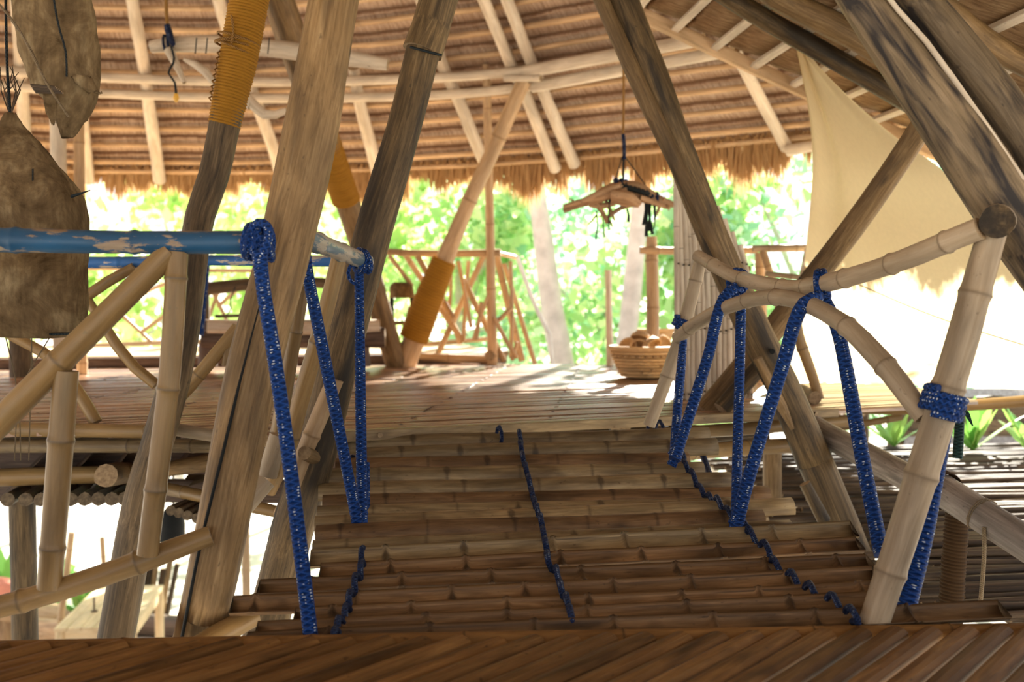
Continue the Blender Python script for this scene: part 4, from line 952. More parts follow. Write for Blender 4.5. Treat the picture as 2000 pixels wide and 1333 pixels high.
rope('twine', [P(-10, -2, 2.74), P(40, 62, 2.74), P(90, 160, 2.74), P(134, 228, 2.76)], 0.0032, M_TWINE, la, sides=6)
rope('twine', [P(22, 40, 2.75), P(60, 95, 2.75), P(92, 165, 2.75)], 0.002, M_TWINE, la, sides=6)
rope('seam', [P(96, -60, 2.79), P(112, 40, 2.79), P(128, 100, 2.79), P(130, 150, 2.8)], 0.003, M_BLACKC, la, sides=5)
rope('hanging_cord', [P(85, -250, 2.9), P(85, -600, 2.9)], 0.004, M_BLACKC, la, sides=6)
lb = thing('hanging_lantern', 'lower brown palm-sheath lantern with a tuft of twigs on its cone top', 'lantern', P(20, 640, 2.95))
bpy.context.view_layer.update()
husk('shade', [(20, 222, 2.95, 22, .8), (22, 250, 2.95, 50, .8), (24, 285, 2.95, 110, .8), (26, 335, 2.95, 190, .8), (26, 385, 2.95, 258, .8), (24, 450, 2.95, 280, .8), (22, 560, 2.95, 284, .8), (20, 656, 2.95, 280, .8)], lb, seed=14, boxy=0.35, crease=0.06)
pole('spike', [(140, 384, 2.85, 7), (176, 372, 2.82, 2)], M_BLACKC, lb, sides=6)
for k in range(11):
    x = 18 + RND.uniform(-6, 8); pole('twig', [(20, 226, 2.95, 3), (x + RND.uniform(-22, 26) * .6, 170, 2.95, 2.4), (x + RND.uniform(-30, 34), 120 + RND.uniform(0, 40), 2.95, 1.6)], M_TWIG, lb, sides=5)
for k, x in enumerate((60, 4)): rope('seam', [P(x + 4, 330, 2.84), P(x + 3, 480, 2.83), P(x, 648, 2.83)], 0.0022, M_BLACKC, lb, sides=5)
rope('hem', [P(-110, 652, 2.84), P(20, 655, 2.83), P(150, 652, 2.84)], 0.004, M_BLACKC, lb, sides=5)
rope('hanging_cord', [P(20, 220, 2.95), P(12, 60, 2.95), P(10, -400, 2.95)], 0.004, M_BLACKC, lb, sides=6)
for k, (x, x2) in enumerate(((62, 56), (100, 40), (10, 28))): rope('trailing_string', [P(x, 654, 2.9), P(x2 + 4, 760, 2.9), P(x2, 900, 2.9)], 0.0018, M_TWINE, lb, sides=5)

# ------------------------------------------------------------------ driftwood hung on cords
dw = thing('driftwood_mobile', 'driftwood branch hung on cords as a mobile before the trees', 'mobile', P(1210, 400, 6.2))
bpy.context.view_layer.update()
Yd = 6.2
for px in ([(1100, 411, Yd, 8), (1130, 398, Yd, 11), (1165, 385, Yd, 15), (1205, 370, Yd, 20), (1240, 374, Yd, 22), (1275, 388, Yd, 15), (1316, 400, Yd, 8)], [(1135, 393, Yd - .05, 6), (1180, 376, Yd - .05, 9), (1215, 362, Yd - .05, 9)], [(1165, 398, Yd, 8), (1178, 415, Yd, 8), (1188, 436, Yd, 7)],
           [(1185, 426, Yd, 5), (1210, 408, Yd, 6), (1240, 398, Yd, 6)], [(1195, 385, Yd - .06, 18), (1225, 390, Yd - .08, 22), (1248, 400, Yd - .05, 12)], [(1290, 392, Yd, 6), (1285, 412, Yd, 4), (1276, 430, Yd, 2)], [(1165, 420, Yd, 3), (1148, 440, Yd, 2)], [(1100, 404, Yd - .04, 5), (1140, 392, Yd - .04, 8), (1185, 384, Yd - .05, 10), (1225, 376, Yd - .05, 12)], [(1250, 386, Yd - .05, 10), (1280, 396, Yd - .03, 9), (1308, 406, Yd, 5)], [(1182, 398, Yd, 6), (1192, 412, Yd, 6), (1200, 432, Yd, 3)], [(1150, 400, Yd, 6), (1176, 402, Yd, 8), (1200, 396, Yd, 8)]):
    pole('branch', [(x, y, Y, w * 1.35) for x, y, Y, w in px], M_DRIFT, dw, sides=12, wob=0.45, step=0.03)
for a_, b_ in (((1125, 398), (1112, 388)), ((1150, 390), (1146, 404)), ((1180, 380), (1170, 368)), ((1290, 395), (1300, 384)), ((1300, 398), (1306, 412)), ((1260, 382), (1270, 372)), ((1188, 430), (1196, 444)), ((1178, 418), (1168, 424))):
    pole('spur', [(a_[0], a_[1], Yd, 6), ((a_[0] + b_[0]) / 2 + 2, (a_[1] + b_[1]) / 2, Yd - .03, 4), (b_[0], b_[1], Yd - .05, 2)], M_DRIFT, dw, sides=6, wob=.3, step=.03)
prope('cord', [(1218, 130, Yd - .1, 6), (1218, 200, Yd, 5), (1217, 262, Yd, 5)], M_OCHC, dw, sides=6)
prope('cord_wrap', [(1217, 262, Yd, 7), (1219, 285, Yd, 8), (1219, 312, Yd, 7)], M_CORD, dw, sides=8)
prope('cord', [(1218, 308, Yd, 5), (1217, 362, Yd, 5)], M_BLACKC, dw, sides=6)
for a, b in (((1216, 305), (1194, 378)), ((1221, 306), (1272, 378))): prope('cord', [(a[0], a[1], Yd, 2.6), (b[0], b[1], Yd, 2.6)], M_BLACKC, dw, sides=5)
for x, y in ((1194, 384), (1274, 386), (1214, 362)): rope('cord_tie', ring_pts(P(x, y, Yd), Vector((1, 0, -.2)), 0.03, 3.0, 10, 0.03), 0.013, M_CORD, dw, sides=6)
for x, y0, y1, w in ((1165, 412, 468, 3), (1177, 428, 464, 3), (1190, 390, 450, 3), (1225, 408, 434, 5), (1265, 382, 462, 6), (1271, 384, 458, 6), (1259, 378, 440, 5), (1276, 390, 425, 4), (1268, 395, 452, 5), (1280, 400, 448, 2)):
    prope('trailing_fibre', [(x, y0, Yd - .04, w), (x + RND.uniform(-3, 3), (y0 + y1) / 2, Yd - .04, w), (x + RND.uniform(-4, 4), y1, Yd - .04, w * 1.3)], M_BLACKC, dw, sides=6)
for k in range(7):
    x = 1212 + k * 8; prope('fibre_clump', [(x, 362 + k * 2.2, Yd - .05, 12), (x + 8, 366 + k * 2.6, Yd - .05, 10)], M_BLACKC, dw, sides=7)
dl = thing('hanging_driftwood_log', 'bleached forked driftwood log hung level under the roof at upper left', 'driftwood', P(500, 100, 5.6))
bpy.context.view_layer.update()
Yl = 5.6
for px in ([(294, 92, Yl, 22), (340, 86, Yl, 30), (430, 86, Yl, 34), (520, 94, Yl, 32), (640, 108, Yl, 32), (757, 127, Yl, 24)], [(330, 98, Yl - .05, 20), (345, 128, Yl - .08, 16), (360, 162, Yl - .1, 8)], [(360, 116, Yl - .06, 8), (392, 132, Yl - .08, 18), (418, 160, Yl - .05, 14)],
           [(480, 190, Yl, 22), (520, 225, Yl, 20), (560, 215, Yl, 12)], [(418, 160, Yl, 14), (450, 185, Yl, 18), (490, 205, Yl, 20)]):
    pole('limb', px, M_DRIFTP, dl, sides=12, wob=0.12, step=0.06)
prope('cord', [(322, -60, Yl, 7), (325, 20, Yl, 7), (327, 50, Yl, 7)], M_OCHC, dl, sides=6)
for k in range(3): rope('cord_tie', ring_pts(P(325 + 5 * k, 88, Yl), Vector((1, .2 * k, .1)), 0.052, 1.0, 12), 0.007, M_CORD, dl, sides=6)
prope('cord_tie', [(326, 48, Yl - .05, 12), (330, 64, Yl - .05, 16), (338, 86, Yl - .1, 10)], M_CORD, dl, sides=8)
prope('trailing_cord', [(334, 90, Yl - .1, 4), (340, 118, Yl - .1, 4), (329, 142, Yl - .1, 4), (341, 160, Yl - .1, 4), (344, 184, Yl - .1, 5)], M_BLACKC, dl, sides=6)
tube('bulb', [P(344, 183, Yl - .1), P(344, 192, Yl - .1), P(344, 200, Yl - .1)], [0.010, 0.016, 0.007], M_YEL, dl, sides=10)
for x in (384, 405, 526): prope('tie', [(x, 74, Yl - .1, 2.5), (x - 3, 105, Yl - .12, 2.5)], M_BLACKC, dl, sides=5)

# ------------------------------------------------------------------ baskets and coconut shells
def basket(name, label, c, rt, rb, h, mat, rows=9, stakes=26, group=None):
    t = thing(name, label, 'basket', c, group); bpy.context.view_layer.update()
    V, Fc, G = [], [], []; nn = 40; m = 10
    for i in range(m + 1):
        f = i / m; r = rb + (rt - rb) * f ** 0.75
        for j in range(nn): a = 2 * math.pi * j / nn; V.append(c + Vector((math.cos(a) * r * .97, math.sin(a) * r * .97, h * f + 0.004))); G.append((a, f, f))
    for i in range(m):
        for j in range(nn): j2 = (j + 1) % nn; Fc.append((i * nn + j, i * nn + j2, (i + 1) * nn + j2, (i + 1) * nn + j))
    Fc.append(tuple(range(nn - 1, -1, -1)))
    link('lining', mesh('lining', V, Fc, G, [0] * len(V)), mat[0], t)
    for i in range(rows):
        f = (i + 0.5) / rows; r = rb + (rt - rb) * f ** 0.75
        pts = []
        for j in range(2 * stakes + 1):
            a = math.pi * j / stakes; q = r + (0.006 if (j + i) % 2 else -0.002); pts.append(c + Vector((math.cos(a) * q, math.sin(a) * q, h * f + 0.004)))
        tube('weaver', pts, h / rows * 0.5, mat, t, sides=5, step=0.05, smooth=False, caps=False)
    tube('rim', [c + Vector((math.cos(a) * (rt + .006), math.sin(a) * (rt + .006), h + .006)) for a in [2 * math.pi * j / 32 for j in range(33)]], 0.012, mat, t, sides=8, step=0.05, caps=False)
    return t
bc = PZ(1258, 738, Z1); bc.z = Z1 + 0.002
basket('wicker_basket', 'round woven wicker basket of coconut shells on the far deck', bc, 0.215, 0.13, 0.185, M_WICK)
def shell_mesh():
    V, Fc, G = [], [], []; nn, m = 18, 6
    for sgn, s in ((0, 1.0), (1, 0.86)):
        for i in range(m + 1):
            ph = math.pi / 2 * i / m
            for j in range(nn):
                a = 2 * math.pi * j / nn; r = 0.07 * s * math.cos(ph * .98)
                V.append(Vector((math.cos(a) * r, math.sin(a) * r, -0.06 * s * math.sin(ph)))); G.append((math.cos(a), math.sin(a), ph))
    o = (m + 1) * nn
    for i in range(m):
        for j in range(nn):
            j2 = (j + 1) % nn
            Fc.append((i * nn + j, (i + 1) * nn + j, (i + 1) * nn + j2, i * nn + j2)); Fc.append((o + i * nn + j, o + i * nn + j2, o + (i + 1) * nn + j2, o + (i + 1) * nn + j))
    for j in range(nn): j2 = (j + 1) % nn; Fc.append((j, j2, o + j2, o + j))
    return mesh('coconut_shell', V, Fc, G, [0] * len(V))
sm = shell_mesh(); sm.materials.append(M_SHELL[0])
for lab, dx, dy, dz, rx, ry in (('half coconut shell at the left rim of the basket, standing on edge', -.115, -.06, .19, 1.1, .9), ('upturned half coconut shell highest in the basket', -.025, .0, .235, 2.6, .2), ('half coconut shell low in the middle of the basket front', .04, -.10, .195, 2.3, -.4),
                               ('half coconut shell leaning up against the right rim of the basket', .13, -.03, .205, 1.0, -.9), ('half coconut shell tipped forward between the left and middle shells', -.04, -.10, .18, 1.9, .5), ('half coconut shell at the back of the basket', .05, .08, .2, 2.4, 0)):
    o = link('coconut_shell', sm, None); o.location = bc + Vector((dx, dy, dz)); o.rotation_euler = (rx, ry, dx * 9); tag(o, lab, 'coconut shell', 'coconut shells in the basket')
b2 = thing('wicker_tray', 'pale wicker tray standing behind the coconut basket', 'tray', P(1290, 720, 7.2)); bpy.context.view_layer.update()
for k in range(8):
    y = 648 + k * 5; s = 33 - k * 1.6
    pole('weaver', [(1282 - s, y, 7.2, 6), (1282, y + 1.5, 7.12, 6), (1282 + s, y, 7.2, 6)], M_WICK, b2, sides=6)
pole('rim', [(1246, 645, 7.2, 6), (1282, 646, 7.1, 6), (1318, 644, 7.2, 6)], M_WICK, b2, sides=6)
for x in (1262, 1302): pole('leg', [(x, 685, 7.18, 8), (x, 724, 7.18, 8)], M_WICK, b2, sides=6)

# ------------------------------------------------------------------ log bench and stand on the far deck
be = thing('log_bench', 'rustic bench of stacked dark logs on the far deck at the left', 'bench', P(560, 705, 7.3)); bpy.context.view_layer.update()
pole('back_log', [(392, 566, 7.6, 24), (470, 557, 7.6, 24), (560, 550, 7.6, 20), (700, 558, 7.6, 22)], M_POSTD, be, sides=12, wob=0.08)
pole('seat_log', [(405, 638, 7.0, 26), (560, 642, 7.1, 26), (742, 640, 7.2, 34)], M_DRIFTP, be, sides=12, wob=0.1)
pole('seat_log', [(395, 662, 7.1, 34), (560, 665, 7.15, 34), (752, 660, 7.2, 38)], M_DARKB, be, sides=12, wob=0.1)
pole('seat_log', [(388, 640, 7.35, 30), (560, 640, 7.35, 30), (735, 638, 7.4, 30)], M_DARKB, be, sides=12, wob=0.1)
for x in (405, 560, 705): pole('foot', [(x, 670, 7.2, 34), (x, 716, 7.2, 38)], M_DARKB, be, sides=12, wob=0.12)
for x in (400, 690): pole('back_post', [(x, 545, 7.62, 16), (x + 4, 715, 7.5, 16)], M_POSTD, be, sides=10)
br = prope('blue_hanging_rope', [(404, 515, 6.4, 12), (398, 580, 6.4, 13), (390, 655, 6.4, 16)], M_ROPE, None); tag(br, 'blue rope hanging beside the log bench, left of the thick tan post', 'rope')
st = thing('log_stand', 'small stand with a rounded brown log top on two dark legs', 'stand', P(785, 705, 8.0)); bpy.context.view_layer.update()
husk('log_top', [(784, 552, 8.0, 30, 1), (784, 560, 8.0, 46, 1), (785, 580, 8.0, 50, 1), (785, 582, 8.0, 46, 1)], st, seed=31, sides=16)
for x in (765, 804): pole('leg', [(x, 578, 8.0, 9), (x + 1, 640, 8.0, 9), (785 + (x - 785) * .6, 706, 8.0, 10)], M_BLACKC if x > 0 else M_BLACK, st, sides=8)
pole('stretcher', [(763, 632, 8.0, 7), (806, 630, 8.0, 7)], M_POSTD, st, sides=8)
pole('twig', [(800, 600, 8.0, 4), (790, 650, 8.0, 5), (796, 706, 8.0, 6)], M_POSTD, st, sides=8, wob=.3)
tr = thing('hanging_tray', 'small dark board hung on a thin chain behind the thick tan post', 'tray', P(455, 618, 6.8)); bpy.context.view_layer.update()
board('tray_board', P(428, 618, 6.8), P(500, 616, 6.8), Vector((0, 0.1, 0)), Vector((0, 0, 0.01)), M_POSTD[0], tr)
prope('chain', [(460, 560, 6.8, 2.5), (449, 590, 6.8, 2.5), (452, 602, 6.8, 2.5), (440, 618, 6.8, 2.5)], M_BLACKC, tr, sides=5)
st2 = tag(pole('wooden_stump', [(38, 655, 6.6, 40), (42, 736, 6.6, 44)], M_POSTD, None, sides=14, wob=.1), 'dark wooden stump on the far deck below the lower lantern', 'stump')
# ------------------------------------------------------------------ right side: beams, twig screen, ferns
bm = tag(pole('slanting_beam', [(1560, 812, 4.5, 44), (1600, 842, 4.35, 48), (1700, 895, 4.0, 52), (1795, 945, 3.7, 54)], M_SILV, None, sides=16), 'grey slanting beam running from the deck end down behind the near right post', 'beam')
tie = thing('cross_beams', 'pair of bamboo beams lashed under the right end of the far deck', 'beam', P(1450, 880, 4.4)); bpy.context.view_layer.update()
pole('beam', [(1290, 890, 4.05, 30), (1450, 876, 4.3, 30), (1660, 866, 4.65, 30)], M_BAM, tie, node=0.3, sides=12)
pole('beam', [(1330, 845, 4.3, 26), (1450, 838, 4.5, 26), (1660, 822, 4.8, 24)], M_BAM, tie, node=0.35, sides=12)
pole('beam', [(1360, 862, 4.5, 16), (1480, 846, 4.7, 14), (1520, 838, 4.8, 12)], M_POSTD, tie, sides=10)
wp = thing('wrapped_post', 'post bound in brown cord carrying a silvery pole at the lower right', 'post', P(1850, 1180, 3.1)); bpy.context.view_layer.update()
pole('pole', [(1838, 957, 3.16, 64), (1900, 996, 3.02, 66), (2010, 1066, 2.85, 70), (2120, 1136, 2.7, 74)], M_SILV, wp, sides=18)
tube('post_core', [P(1872, 950, 3.16), P(1852, 1260, 3.16), P(1848, 1330, 3.16)], R(38, 3.16), M_POSTD, wp, sides=12)
coil('cord_wrap', [P(1871, 985, 3.16), P(1852, 1260, 3.16)], [R(40, 3.16)] * 2, 0.011, M_BROWNW, wp.children[1])
coil('pole_binding', [P(1824, 948, 3.19), P(1846, 962, 3.14)], [R(70, 3.16)] * 2, 0.012, M_BROWNW, wp.children[0])
for k in range(3): rope('wire_turn', ring_pts(P(1914 + 4 * k, 1004 + 2 * k, 2.99), P(2010, 1066, 2.85) - P(1900, 996, 3.02), R(68, 3.0), 1.0, 16), 0.0028, M_TWINE, wp, sides=5)
rope('hanging_chain', [P(1922, 1030, 2.92), P(1922, 1090, 2.92), P(1915, 1180, 2.92)], 0.006, M_TWINE, wp, sides=6)
tube('stilt', [P(1848, 1320, 3.16), Vector((P(1848, 1320, 3.16).x, 3.16, GZ))], 0.05, M_POSTD, wp, sides=10, step=.4)
ts = thing('twig_screen', 'flat screen of many thin horizontal twigs below the right railing', 'screen', P(1800, 1050, 5.0)); bpy.context.view_layer.update()
rn = random.Random(5)
SCZ = -0.26
for k in range(150):
    y = 884 + 330 * (k / 150) ** 1.25 + rn.uniform(-3, 3)
    c = PZ(1800, y, SCZ + rn.uniform(-0.03, 0.02)); Y = c.y
    x0 = max(1.05, 1.35 - (6.5 - Y) * 0.06) + rn.uniform(-0.1, 0.35)
    if y > 1010: x0 = rn.uniform(1.15, 1.75)
    x1 = x0 + rn.uniform(1.8, 3.2); yaw = 0.10 + rn.uniform(-0.06, 0.06)
    if y > 1080 and rn.random() < 0.25: continue
    pts = [Vector((x0 + (x1 - x0) * q / 4, Y + (x0 + (x1 - x0) * q / 4 - 1.5) * yaw + rn.uniform(-.015, .015), c.z + rn.uniform(-.012, .012))) for q in range(5)]
    r = rn.uniform(0.011, 0.021)
    tube('twig', pts, [r * rn.uniform(.6, 1), r, r, r, r * .8], M_TWIG, ts, sides=6, step=0.3, wob=.15)
for x, y0, y1 in ((1.75, 3.1, 6.7), (2.9, 3.1, 7.0), (3.9, 3.3, 7.0)): tube('bearer', [Vector((x, y0, SCZ - .06)), Vector((x, y1, SCZ - .06))], 0.04, M_POSTD, ts, sides=8, step=.5)
for x, y0 in ((1.75, 4.4), (2.9, 6.8), (3.9, 3.5)): tube('stilt', [Vector((x, y0, SCZ - .06)), Vector((x, y0, GZ))], 0.045, M_POSTD, ts, sides=8, step=.5)
rr = thing('bamboo_rails', 'pair of horizontal bamboo rails at the right beneath the sail', 'railing', P(1800, 820, 5.4)); bpy.context.view_layer.update()
pole('rail', [(1600, 792, 5.5, 24), (1750, 800, 5.4, 22), (1880, 793, 5.3, 22), (2080, 778, 5.2, 24)], M_BAM, rr, node=0.5, sides=12, wob=.06)
pole('rail', [(1630, 838, 5.6, 14), (1760, 815, 5.6, 14)], M_BAM, rr, node=0.4, sides=10)
pole('rail', [(1600, 800, 6.0, 12), (1730, 764, 6.0, 12)], M_BAM, rr, node=0.4, sides=10)
for x in (1612, 2060): pole('upright', [(x, 785, 5.5, 20), (x, 905, 5.5, 20)], M_POSTD, rr, sides=10)
def frond_plant(name, label, c, nfr, ln, w, seed, mat, cat='fern', droop=0.5, group=None):
    t = thing(name, label, cat, c, group); bpy.context.view_layer.update(); rn = random.Random(seed)
    for k in range(nfr):
        az = 2 * math.pi * (k + rn.random() * .6) / nfr; el = rn.uniform(0.6, 1.25); l = ln * rn.uniform(.7, 1.1); V, Fc, N = [], [], []
        d = Vector((math.cos(az) * math.cos(el), math.sin(az) * math.cos(el), math.sin(el))); p = c.copy(); sd = Vector((-math.sin(az), math.cos(az), 0)); m = 9
        cc = rn.random()
        for i in range(m + 1):
            f = i / m; ww = w * (math.sin(math.pi * min(f * 0.92 + .08, 1)) ** .7) * (1 + .18 * math.sin(i * 2.4))
            up = sd.cross(d).normalized()
            V += [p - sd * ww, p - up * ww * .25, p + sd * ww]; N += [cc] * 3
            p = p + d * (l / m); d = (d + Vector((0, 0, -droop * 1.4 / m * f))).normalized()
        for i in range(m):
            for q in (0, 1): b = i * 3 + q; Fc.append((b, b + 1, b + 4, b + 3))
        link('frond', mesh('frond', V, Fc, None, N), mat, t)
    return t
frond_plant('fern', "bird's-nest fern between the near right post and the sail's right lower corner", P(1900, 880, 6.9), 12, 0.42, 0.035, 2, M_FERN)
frond_plant('fern', "smaller bird's-nest fern just left of the near right post", P(1745, 872, 6.9), 10, 0.32, 0.03, 3, M_FERN)
frond_plant('fern', "bird's-nest fern at the right edge of the picture", P(2010, 880, 6.8), 10, 0.4, 0.035, 4, M_FERN)
gt = thing('grey_hut_roof', 'weathered grey thatch of a low hut behind the ferns', 'roof', P(1950, 860, 9.0)); bpy.context.view_layer.update()
a, b = P(1760, 905, 8.2), P(2400, 905, 8.2)
thatch_facet(gt, a, b, P(1780, 770, 9.3), P(2400, 770, 9.3), 2, M_GREYTH, cap=False, seed=40)
board('wall_plank', a + Vector((0, .3, -.0)), b + Vector((0, .3, 0)), Vector((0, 0, .5)), Vector((0, .02, 0)), M_POSTD[0], gt)

# ------------------------------------------------------------------ lower level at the left
tb = thing('wooden_table', 'pale wooden table on the sand seen beneath the left railing', 'table', PZ(215, 1300, GZ)); bpy.context.view_layer.update()
TZ = GZ + 0.75
q = [PZ(105, 1232, TZ), PZ(262, 1228, TZ), PZ(320, 1146, TZ), PZ(190, 1150, TZ)]
for k in range(6):
    f0, f1 = k / 6, (k + .96) / 6
    a0, b0 = q[0].lerp(q[1], (f0 + f1) / 2), q[3].lerp(q[2], (f0 + f1) / 2)
    board('top_plank', a0, b0, (q[1] - q[0]) * ((f1 - f0) / 2), Vector((0, 0, .014)), M_TABLE[0], tb)
for p_ in q:
    c = sum(q, Vector()) / 4; e = p_.lerp(c, .10); tube('leg', [e - Vector((0, 0, .01)), Vector((e.x, e.y, GZ))], 0.045, M_TABLE, tb, sides=8, step=.3)
board('apron', q[0].lerp(q[3], .05) - Vector((0, 0, .07)), q[1].lerp(q[2], .05) - Vector((0, 0, .07)), Vector((0, 0, .05)), Vector((0, .012, 0)), M_TABLE[0], tb)
board('apron', q[1].lerp(q[0], .05) - Vector((0, 0, .07)), q[2].lerp(q[3], .05) - Vector((0, 0, .07)), Vector((0, 0, .05)), Vector((.012, 0, 0)), M_TABLE[0], tb)
cs = thing('iron_stand', 'small dark iron candle stand on the pale table', 'stand', PZ(184, 1195, TZ)); bpy.context.view_layer.update()
c = PZ(184, 1195, TZ + .014); tube('base', [c, c + Vector((0, 0, .012))], .03, M_DARKB, cs, sides=12); tube('stem', [c, c + Vector((0, 0, .13))], .009, M_DARKB, cs, sides=8)
fb = thing('stick_fence', 'short fence of upright brown sticks behind the pale table', 'fence', PZ(270, 1180, GZ)); bpy.context.view_layer.update()
for k in range(14):
    c = Vector((-4.55 + k * .045, 11.6 + .05 * (k % 3), GZ)); h = .62 + .07 * math.sin(k * 1.7); tube('stick', [c, c + Vector((.01 * k, 0, h))], .032, M_TWIG if k % 3 else M_POST, fb, sides=7, step=.4)
for lab, x0, y0, x1, y1, w in (('leaning bamboo pole standing left of the table', 140, 1040, 120, 1200, 13), ('thin stake with a cut top in front of the stick fence', 199, 1050, 206, 1150, 10)):
    a = P(x0, y0, 10.2); b = P(x1, y1, 10.2); d = (b - a); b = a + d * ((GZ - a.z) / d.z); tag(tube('bamboo_stake', [a, b], R(w, 10.2), M_BAMT, node=.35, sides=10), lab, 'stake')
for k, (x, y, Y, lab) in enumerate(((95, 1225, 10.6, 'rough driftwood log lying left of the pale table'), (320, 1215, 10.8, 'dark log lying behind the right end of the pale table'), (60, 1190, 11.5, 'pale log lying farther back at the lower left'))):
    c = PZ(x, y + 10, GZ + .12); tag(tube('log', [c + Vector((-.55, .1, 0)), c + Vector((.1, 0, .01)), c + Vector((.6, -.08, 0))], .12, (M_DRIFT, M_DARKB, M_BAMT)[k], sides=12, wob=.12), lab, 'log')
hb = thing('hanging_lamp', 'black round lamp shade hanging under the deck behind the left railing', 'lamp', P(338, 1030, 6.4)); bpy.context.view_layer.update()
husk('shade', [(338, 990, 6.4, 22, 1), (337, 1003, 6.4, 40, 1), (336, 1025, 6.4, 50, 1), (335, 1052, 6.4, 52, 1), (335, 1056, 6.4, 48, 1)], hb, seed=60, crease=.01); hb.children[0].data.materials.clear(); hb.children[0].data.materials.append(M_BLACK)
rope('cord', [P(338, 990, 6.4), P(338, 905, 6.4)], .006, M_BLACKC, hb, sides=6)
cl = thing('folded_cloth', 'salmon coloured cloth on a log at the lower left edge', 'cloth', P(10, 1160, 9.5)); bpy.context.view_layer.update()
husk('cloth', [(-20, 1130, 9.5, 60, .6), (0, 1140, 9.5, 70, .6), (14, 1165, 9.5, 66, .6), (18, 1182, 9.5, 60, .6)], cl, seed=70); cl.children[0].data.materials.clear(); cl.children[0].data.materials.append(M_TERRA)
tube('log', [P(-40, 1200, 9.5), P(50, 1195, 9.5)], .1, M_DRIFT, cl, sides=10)
tube('log_foot', [P(5, 1200, 9.5), Vector((P(5, 1200, 9.5).x, 9.5, GZ))], .09, M_DRIFT, cl, sides=10)
for lab, x, y, Y, ln, sd in (('broad-leaved green plant at the lower left edge behind the grey post', 20, 1160, 11.5, .8, 1), ('green broad-leaved plant growing between the stake and the table', 165, 1170, 11.0, .62, 2), ('green leafy plant at the foot of the leaning bamboo pole', 120, 1195, 12.5, .5, 6)):
    c = P(x, y, Y); frond_plant('leafy_plant', lab, Vector((c.x, c.y, max(c.z - .2, GZ))), 14, ln, .075, sd, M_FERN, 'plant', .8)

# ------------------------------------------------------------------ trees beyond the deck
def leaves(n, boxes, seed, size):
    rn = np.random.default_rng(seed); w = np.array([b[6] for b in boxes], float); w /= w.sum()
    ks = rn.choice(len(boxes), n, p=w); B = np.array([b[:6] for b in boxes])
    g = rn.normal(size=(n, 3)); g /= np.linalg.norm(g, axis=1)[:, None]; g *= (rn.random(n) ** 0.5)[:, None]
    C = B[ks, :3] + g * B[ks, 3:6]
    # gather the leaves in sprays
    C = C + 0.12 * np.sin(C[:, [1, 2, 0]] * 7.0)
    d = rn.normal(size=(n, 3)); d[:, 2] -= 0.5; d /= np.linalg.norm(d, axis=1)[:, None]
    up = rn.normal(size=(n, 3)) + np.array([0, 0, 1.2]); sd = np.cross(d, up); sd /= np.linalg.norm(sd, axis=1)[:, None] + 1e-9
    nr = np.cross(sd, d); L = size * rn.uniform(.6, 1.3, n)[:, None]; Wd = L * rn.uniform(.28, .42, n)[:, None]
    a = C; b = C + d * L * .5 + sd * Wd + nr * L * .08; c = C + d * L; e = C + d * L * .5 - sd * Wd + nr * L * .08
    V = np.stack([a, b, c, e], 1).reshape(-1, 3).astype(np.float32)
    me = bpy.data.meshes.new('foliage'); me.vertices.add(4 * n); me.vertices.foreach_set('co', V.ravel())
    me.loops.add(6 * n); base = np.arange(n)[:, None] * 4; idx = (base + np.array([0, 1, 2, 0, 2, 3])).ravel(); me.loops.foreach_set('vertex_index', idx.astype(np.int32))
    me.polygons.add(2 * n); me.polygons.foreach_set('loop_start', (np.arange(2 * n) * 3).astype(np.int32))
    at = me.attributes.new('nd', 'FLOAT', 'POINT'); at.data.foreach_set('value', np.repeat(rn.random(n) ** 1.3, 4).astype(np.float32))
    me.update(calc_edges=True); me.validate(); return me
def tree(label, X, Y, trunk_top, boxes, n, seed, mat, size=.16, lean=0.0, r=.09):
    base = Vector((X, Y, GZ)); t = thing('tree', label, 'tree', base, 'trees beyond the deck'); bpy.context.view_layer.update()
    tube('trunk', [base, base + Vector((lean * .4, 0, (trunk_top - GZ) * .5)), Vector((X + lean, Y, trunk_top))], [r, r * .8, r * .5], M_TRUNK, t, sides=10, step=.3)
    for k, b in enumerate(boxes[:5]):
        m0 = Vector((X + lean * .7, Y, GZ + (trunk_top - GZ) * .72)); tube('branch', [m0, m0.lerp(Vector(b[:3]), .55) + Vector((0, 0, .1)), Vector(b[:3])], [r * .45, r * .3, r * .15], M_TRUNK, t, sides=6, step=.3)
    o = link('foliage', leaves(n, boxes, seed, size), mat, t); o['kind'] = 'stuff'
    return t
def crown(X, Y, z0, z1, rx, ry, k, seed):
    rn = random.Random(seed); return [(X + rn.uniform(-rx, rx), Y + rn.uniform(-ry, ry), rn.uniform(z0, z1), rn.uniform(.6, 1.1), rn.uniform(.6, 1.0), rn.uniform(.45, .8), 1.0) for _ in range(k)]
spots = [('wide yellow-green tree far behind the left lantern', -7.4, 15.5, 3000, M_LEAFY, .0, 2.6), ('yellow-green tree behind the distant left railing', -4.9, 15.0, 3200, M_LEAFY, -.2, 2.6), ('green tree seen between the wrapped post and the grey streaked post', -2.6, 14.2, 3200, M_LEAFY, -.2, 2.4), ('leafy green tree behind the crossed far railing', -.7, 13.4, 3600, M_LEAF, -.3, 2.6),
         ('dense blue-green tree behind the driftwood mobile', 1.2, 13.0, 4200, M_LEAFB, -.6, 3.0), ('green tree behind the coconut basket and the stout bamboo post', 2.4, 12.2, 3600, M_LEAF, -.6, 2.6), ('blue-green tree between the bamboo panel and the sail', 3.6, 12.0, 4200, M_LEAFB, -.3, 3.0), ('tall green tree behind the cream sail', 5.8, 13.0, 3000, M_LEAFB, -.3, 2.6), ('green tree far back between the two pale palm trunks', .4, 17.5, 3000, M_LEAF, -.8, 3.4), ('green tree far back at the left of the crossed railing', -3.2, 18.5, 3000, M_LEAFY, -.8, 3.2)]
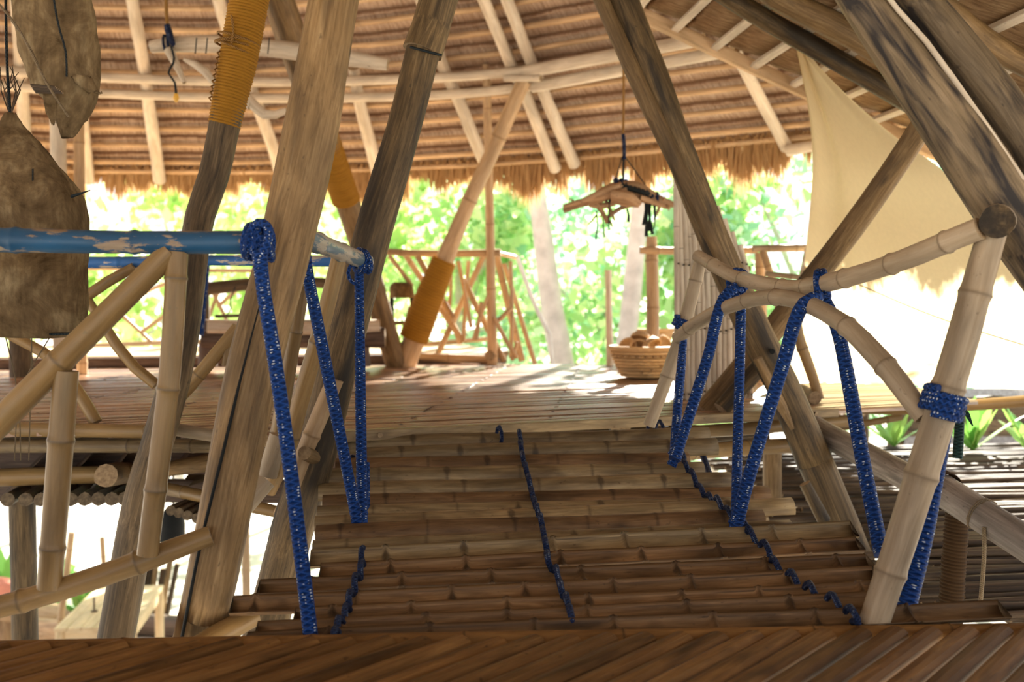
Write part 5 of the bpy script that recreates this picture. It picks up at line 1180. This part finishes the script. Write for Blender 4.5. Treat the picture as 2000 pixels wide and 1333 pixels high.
for i, (lab, X, Y, n_, mt, z0, z1) in enumerate(spots):
    tree(lab, X, Y, 1.6, crown(X, Y, z0, z1, 1.25, .7, 10, 50 + i), int(n_ * (.42 if X < -2 else .52)), 80 + i, mt, size=.24 if Y > 14 else .21)
G_PT = 'pale palm trunks'
for lab, px in (('pale leaning palm trunk right of the crossed railing', [(1045, 345, 11.5, 32), (1062, 480, 11.5, 40), (1078, 600, 11.5, 44), (1098, 712, 11.5, 48)]), ('pale palm trunk behind the driftwood mobile', [(1262, 300, 11, 26), (1248, 420, 11, 34), (1236, 560, 11, 38), (1224, 665, 11, 38), (1218, 715, 11, 40)])):
    tag(pole('palm_trunk', px, [M_TRUNK, M_TRUNK], None, up=3.6, down=GZ, sides=14, step=.3, wob=.04), lab, 'tree trunk', G_PT)
tag(pole('slender_stem', [(1010, 500, 10.5, 9), (1042, 590, 10.5, 9), (1072, 655, 10.5, 9), (1078, 712, 10.5, 9)], [M_TRUNK, M_TRUNK], None, down=GZ, sides=8, step=.2), 'thin curved grey stem left of the leaning palm trunk', 'stem')
tag(pole('wooden_stake', [(1188, 528, 7.9, 14), (1189, 600, 7.9, 13), (1192, 722, 7.9, 16)], M_PALE, None, sides=10), 'thin pale stake standing at the deck edge left of the coconut basket', 'stake')
df = thing('brush_fence', 'dry brown brush fence below the trees behind the coconut basket', 'fence', P(1150, 720, 10.2)); bpy.context.view_layer.update()
rn = random.Random(9)
for k in range(70):
    x = -0.6 + k * .06; h = .45 + .18 * mn.noise(Vector((k * .15, 0, 0))) + rn.uniform(-.08, .08); c = Vector((x + rn.uniform(-.03, .03), 10.3 + rn.uniform(-.08, .08), -.35)); tube('stick', [c, c + Vector((rn.uniform(-.1, .1), 0, h))], .02, [M_DRY, M_DRY], df, sides=5, step=.4)
for x in (-.6, 1.6, 3.6): tube('stake', [Vector((x, 10.4, GZ)), Vector((x, 10.4, .1))], .04, M_TWIG, df, sides=7, step=.5)
tube('rail', [Vector((-.7, 10.38, -.2)), Vector((3.8, 10.38, -.2))], .03, M_TWIG, df, sides=7, step=.5)
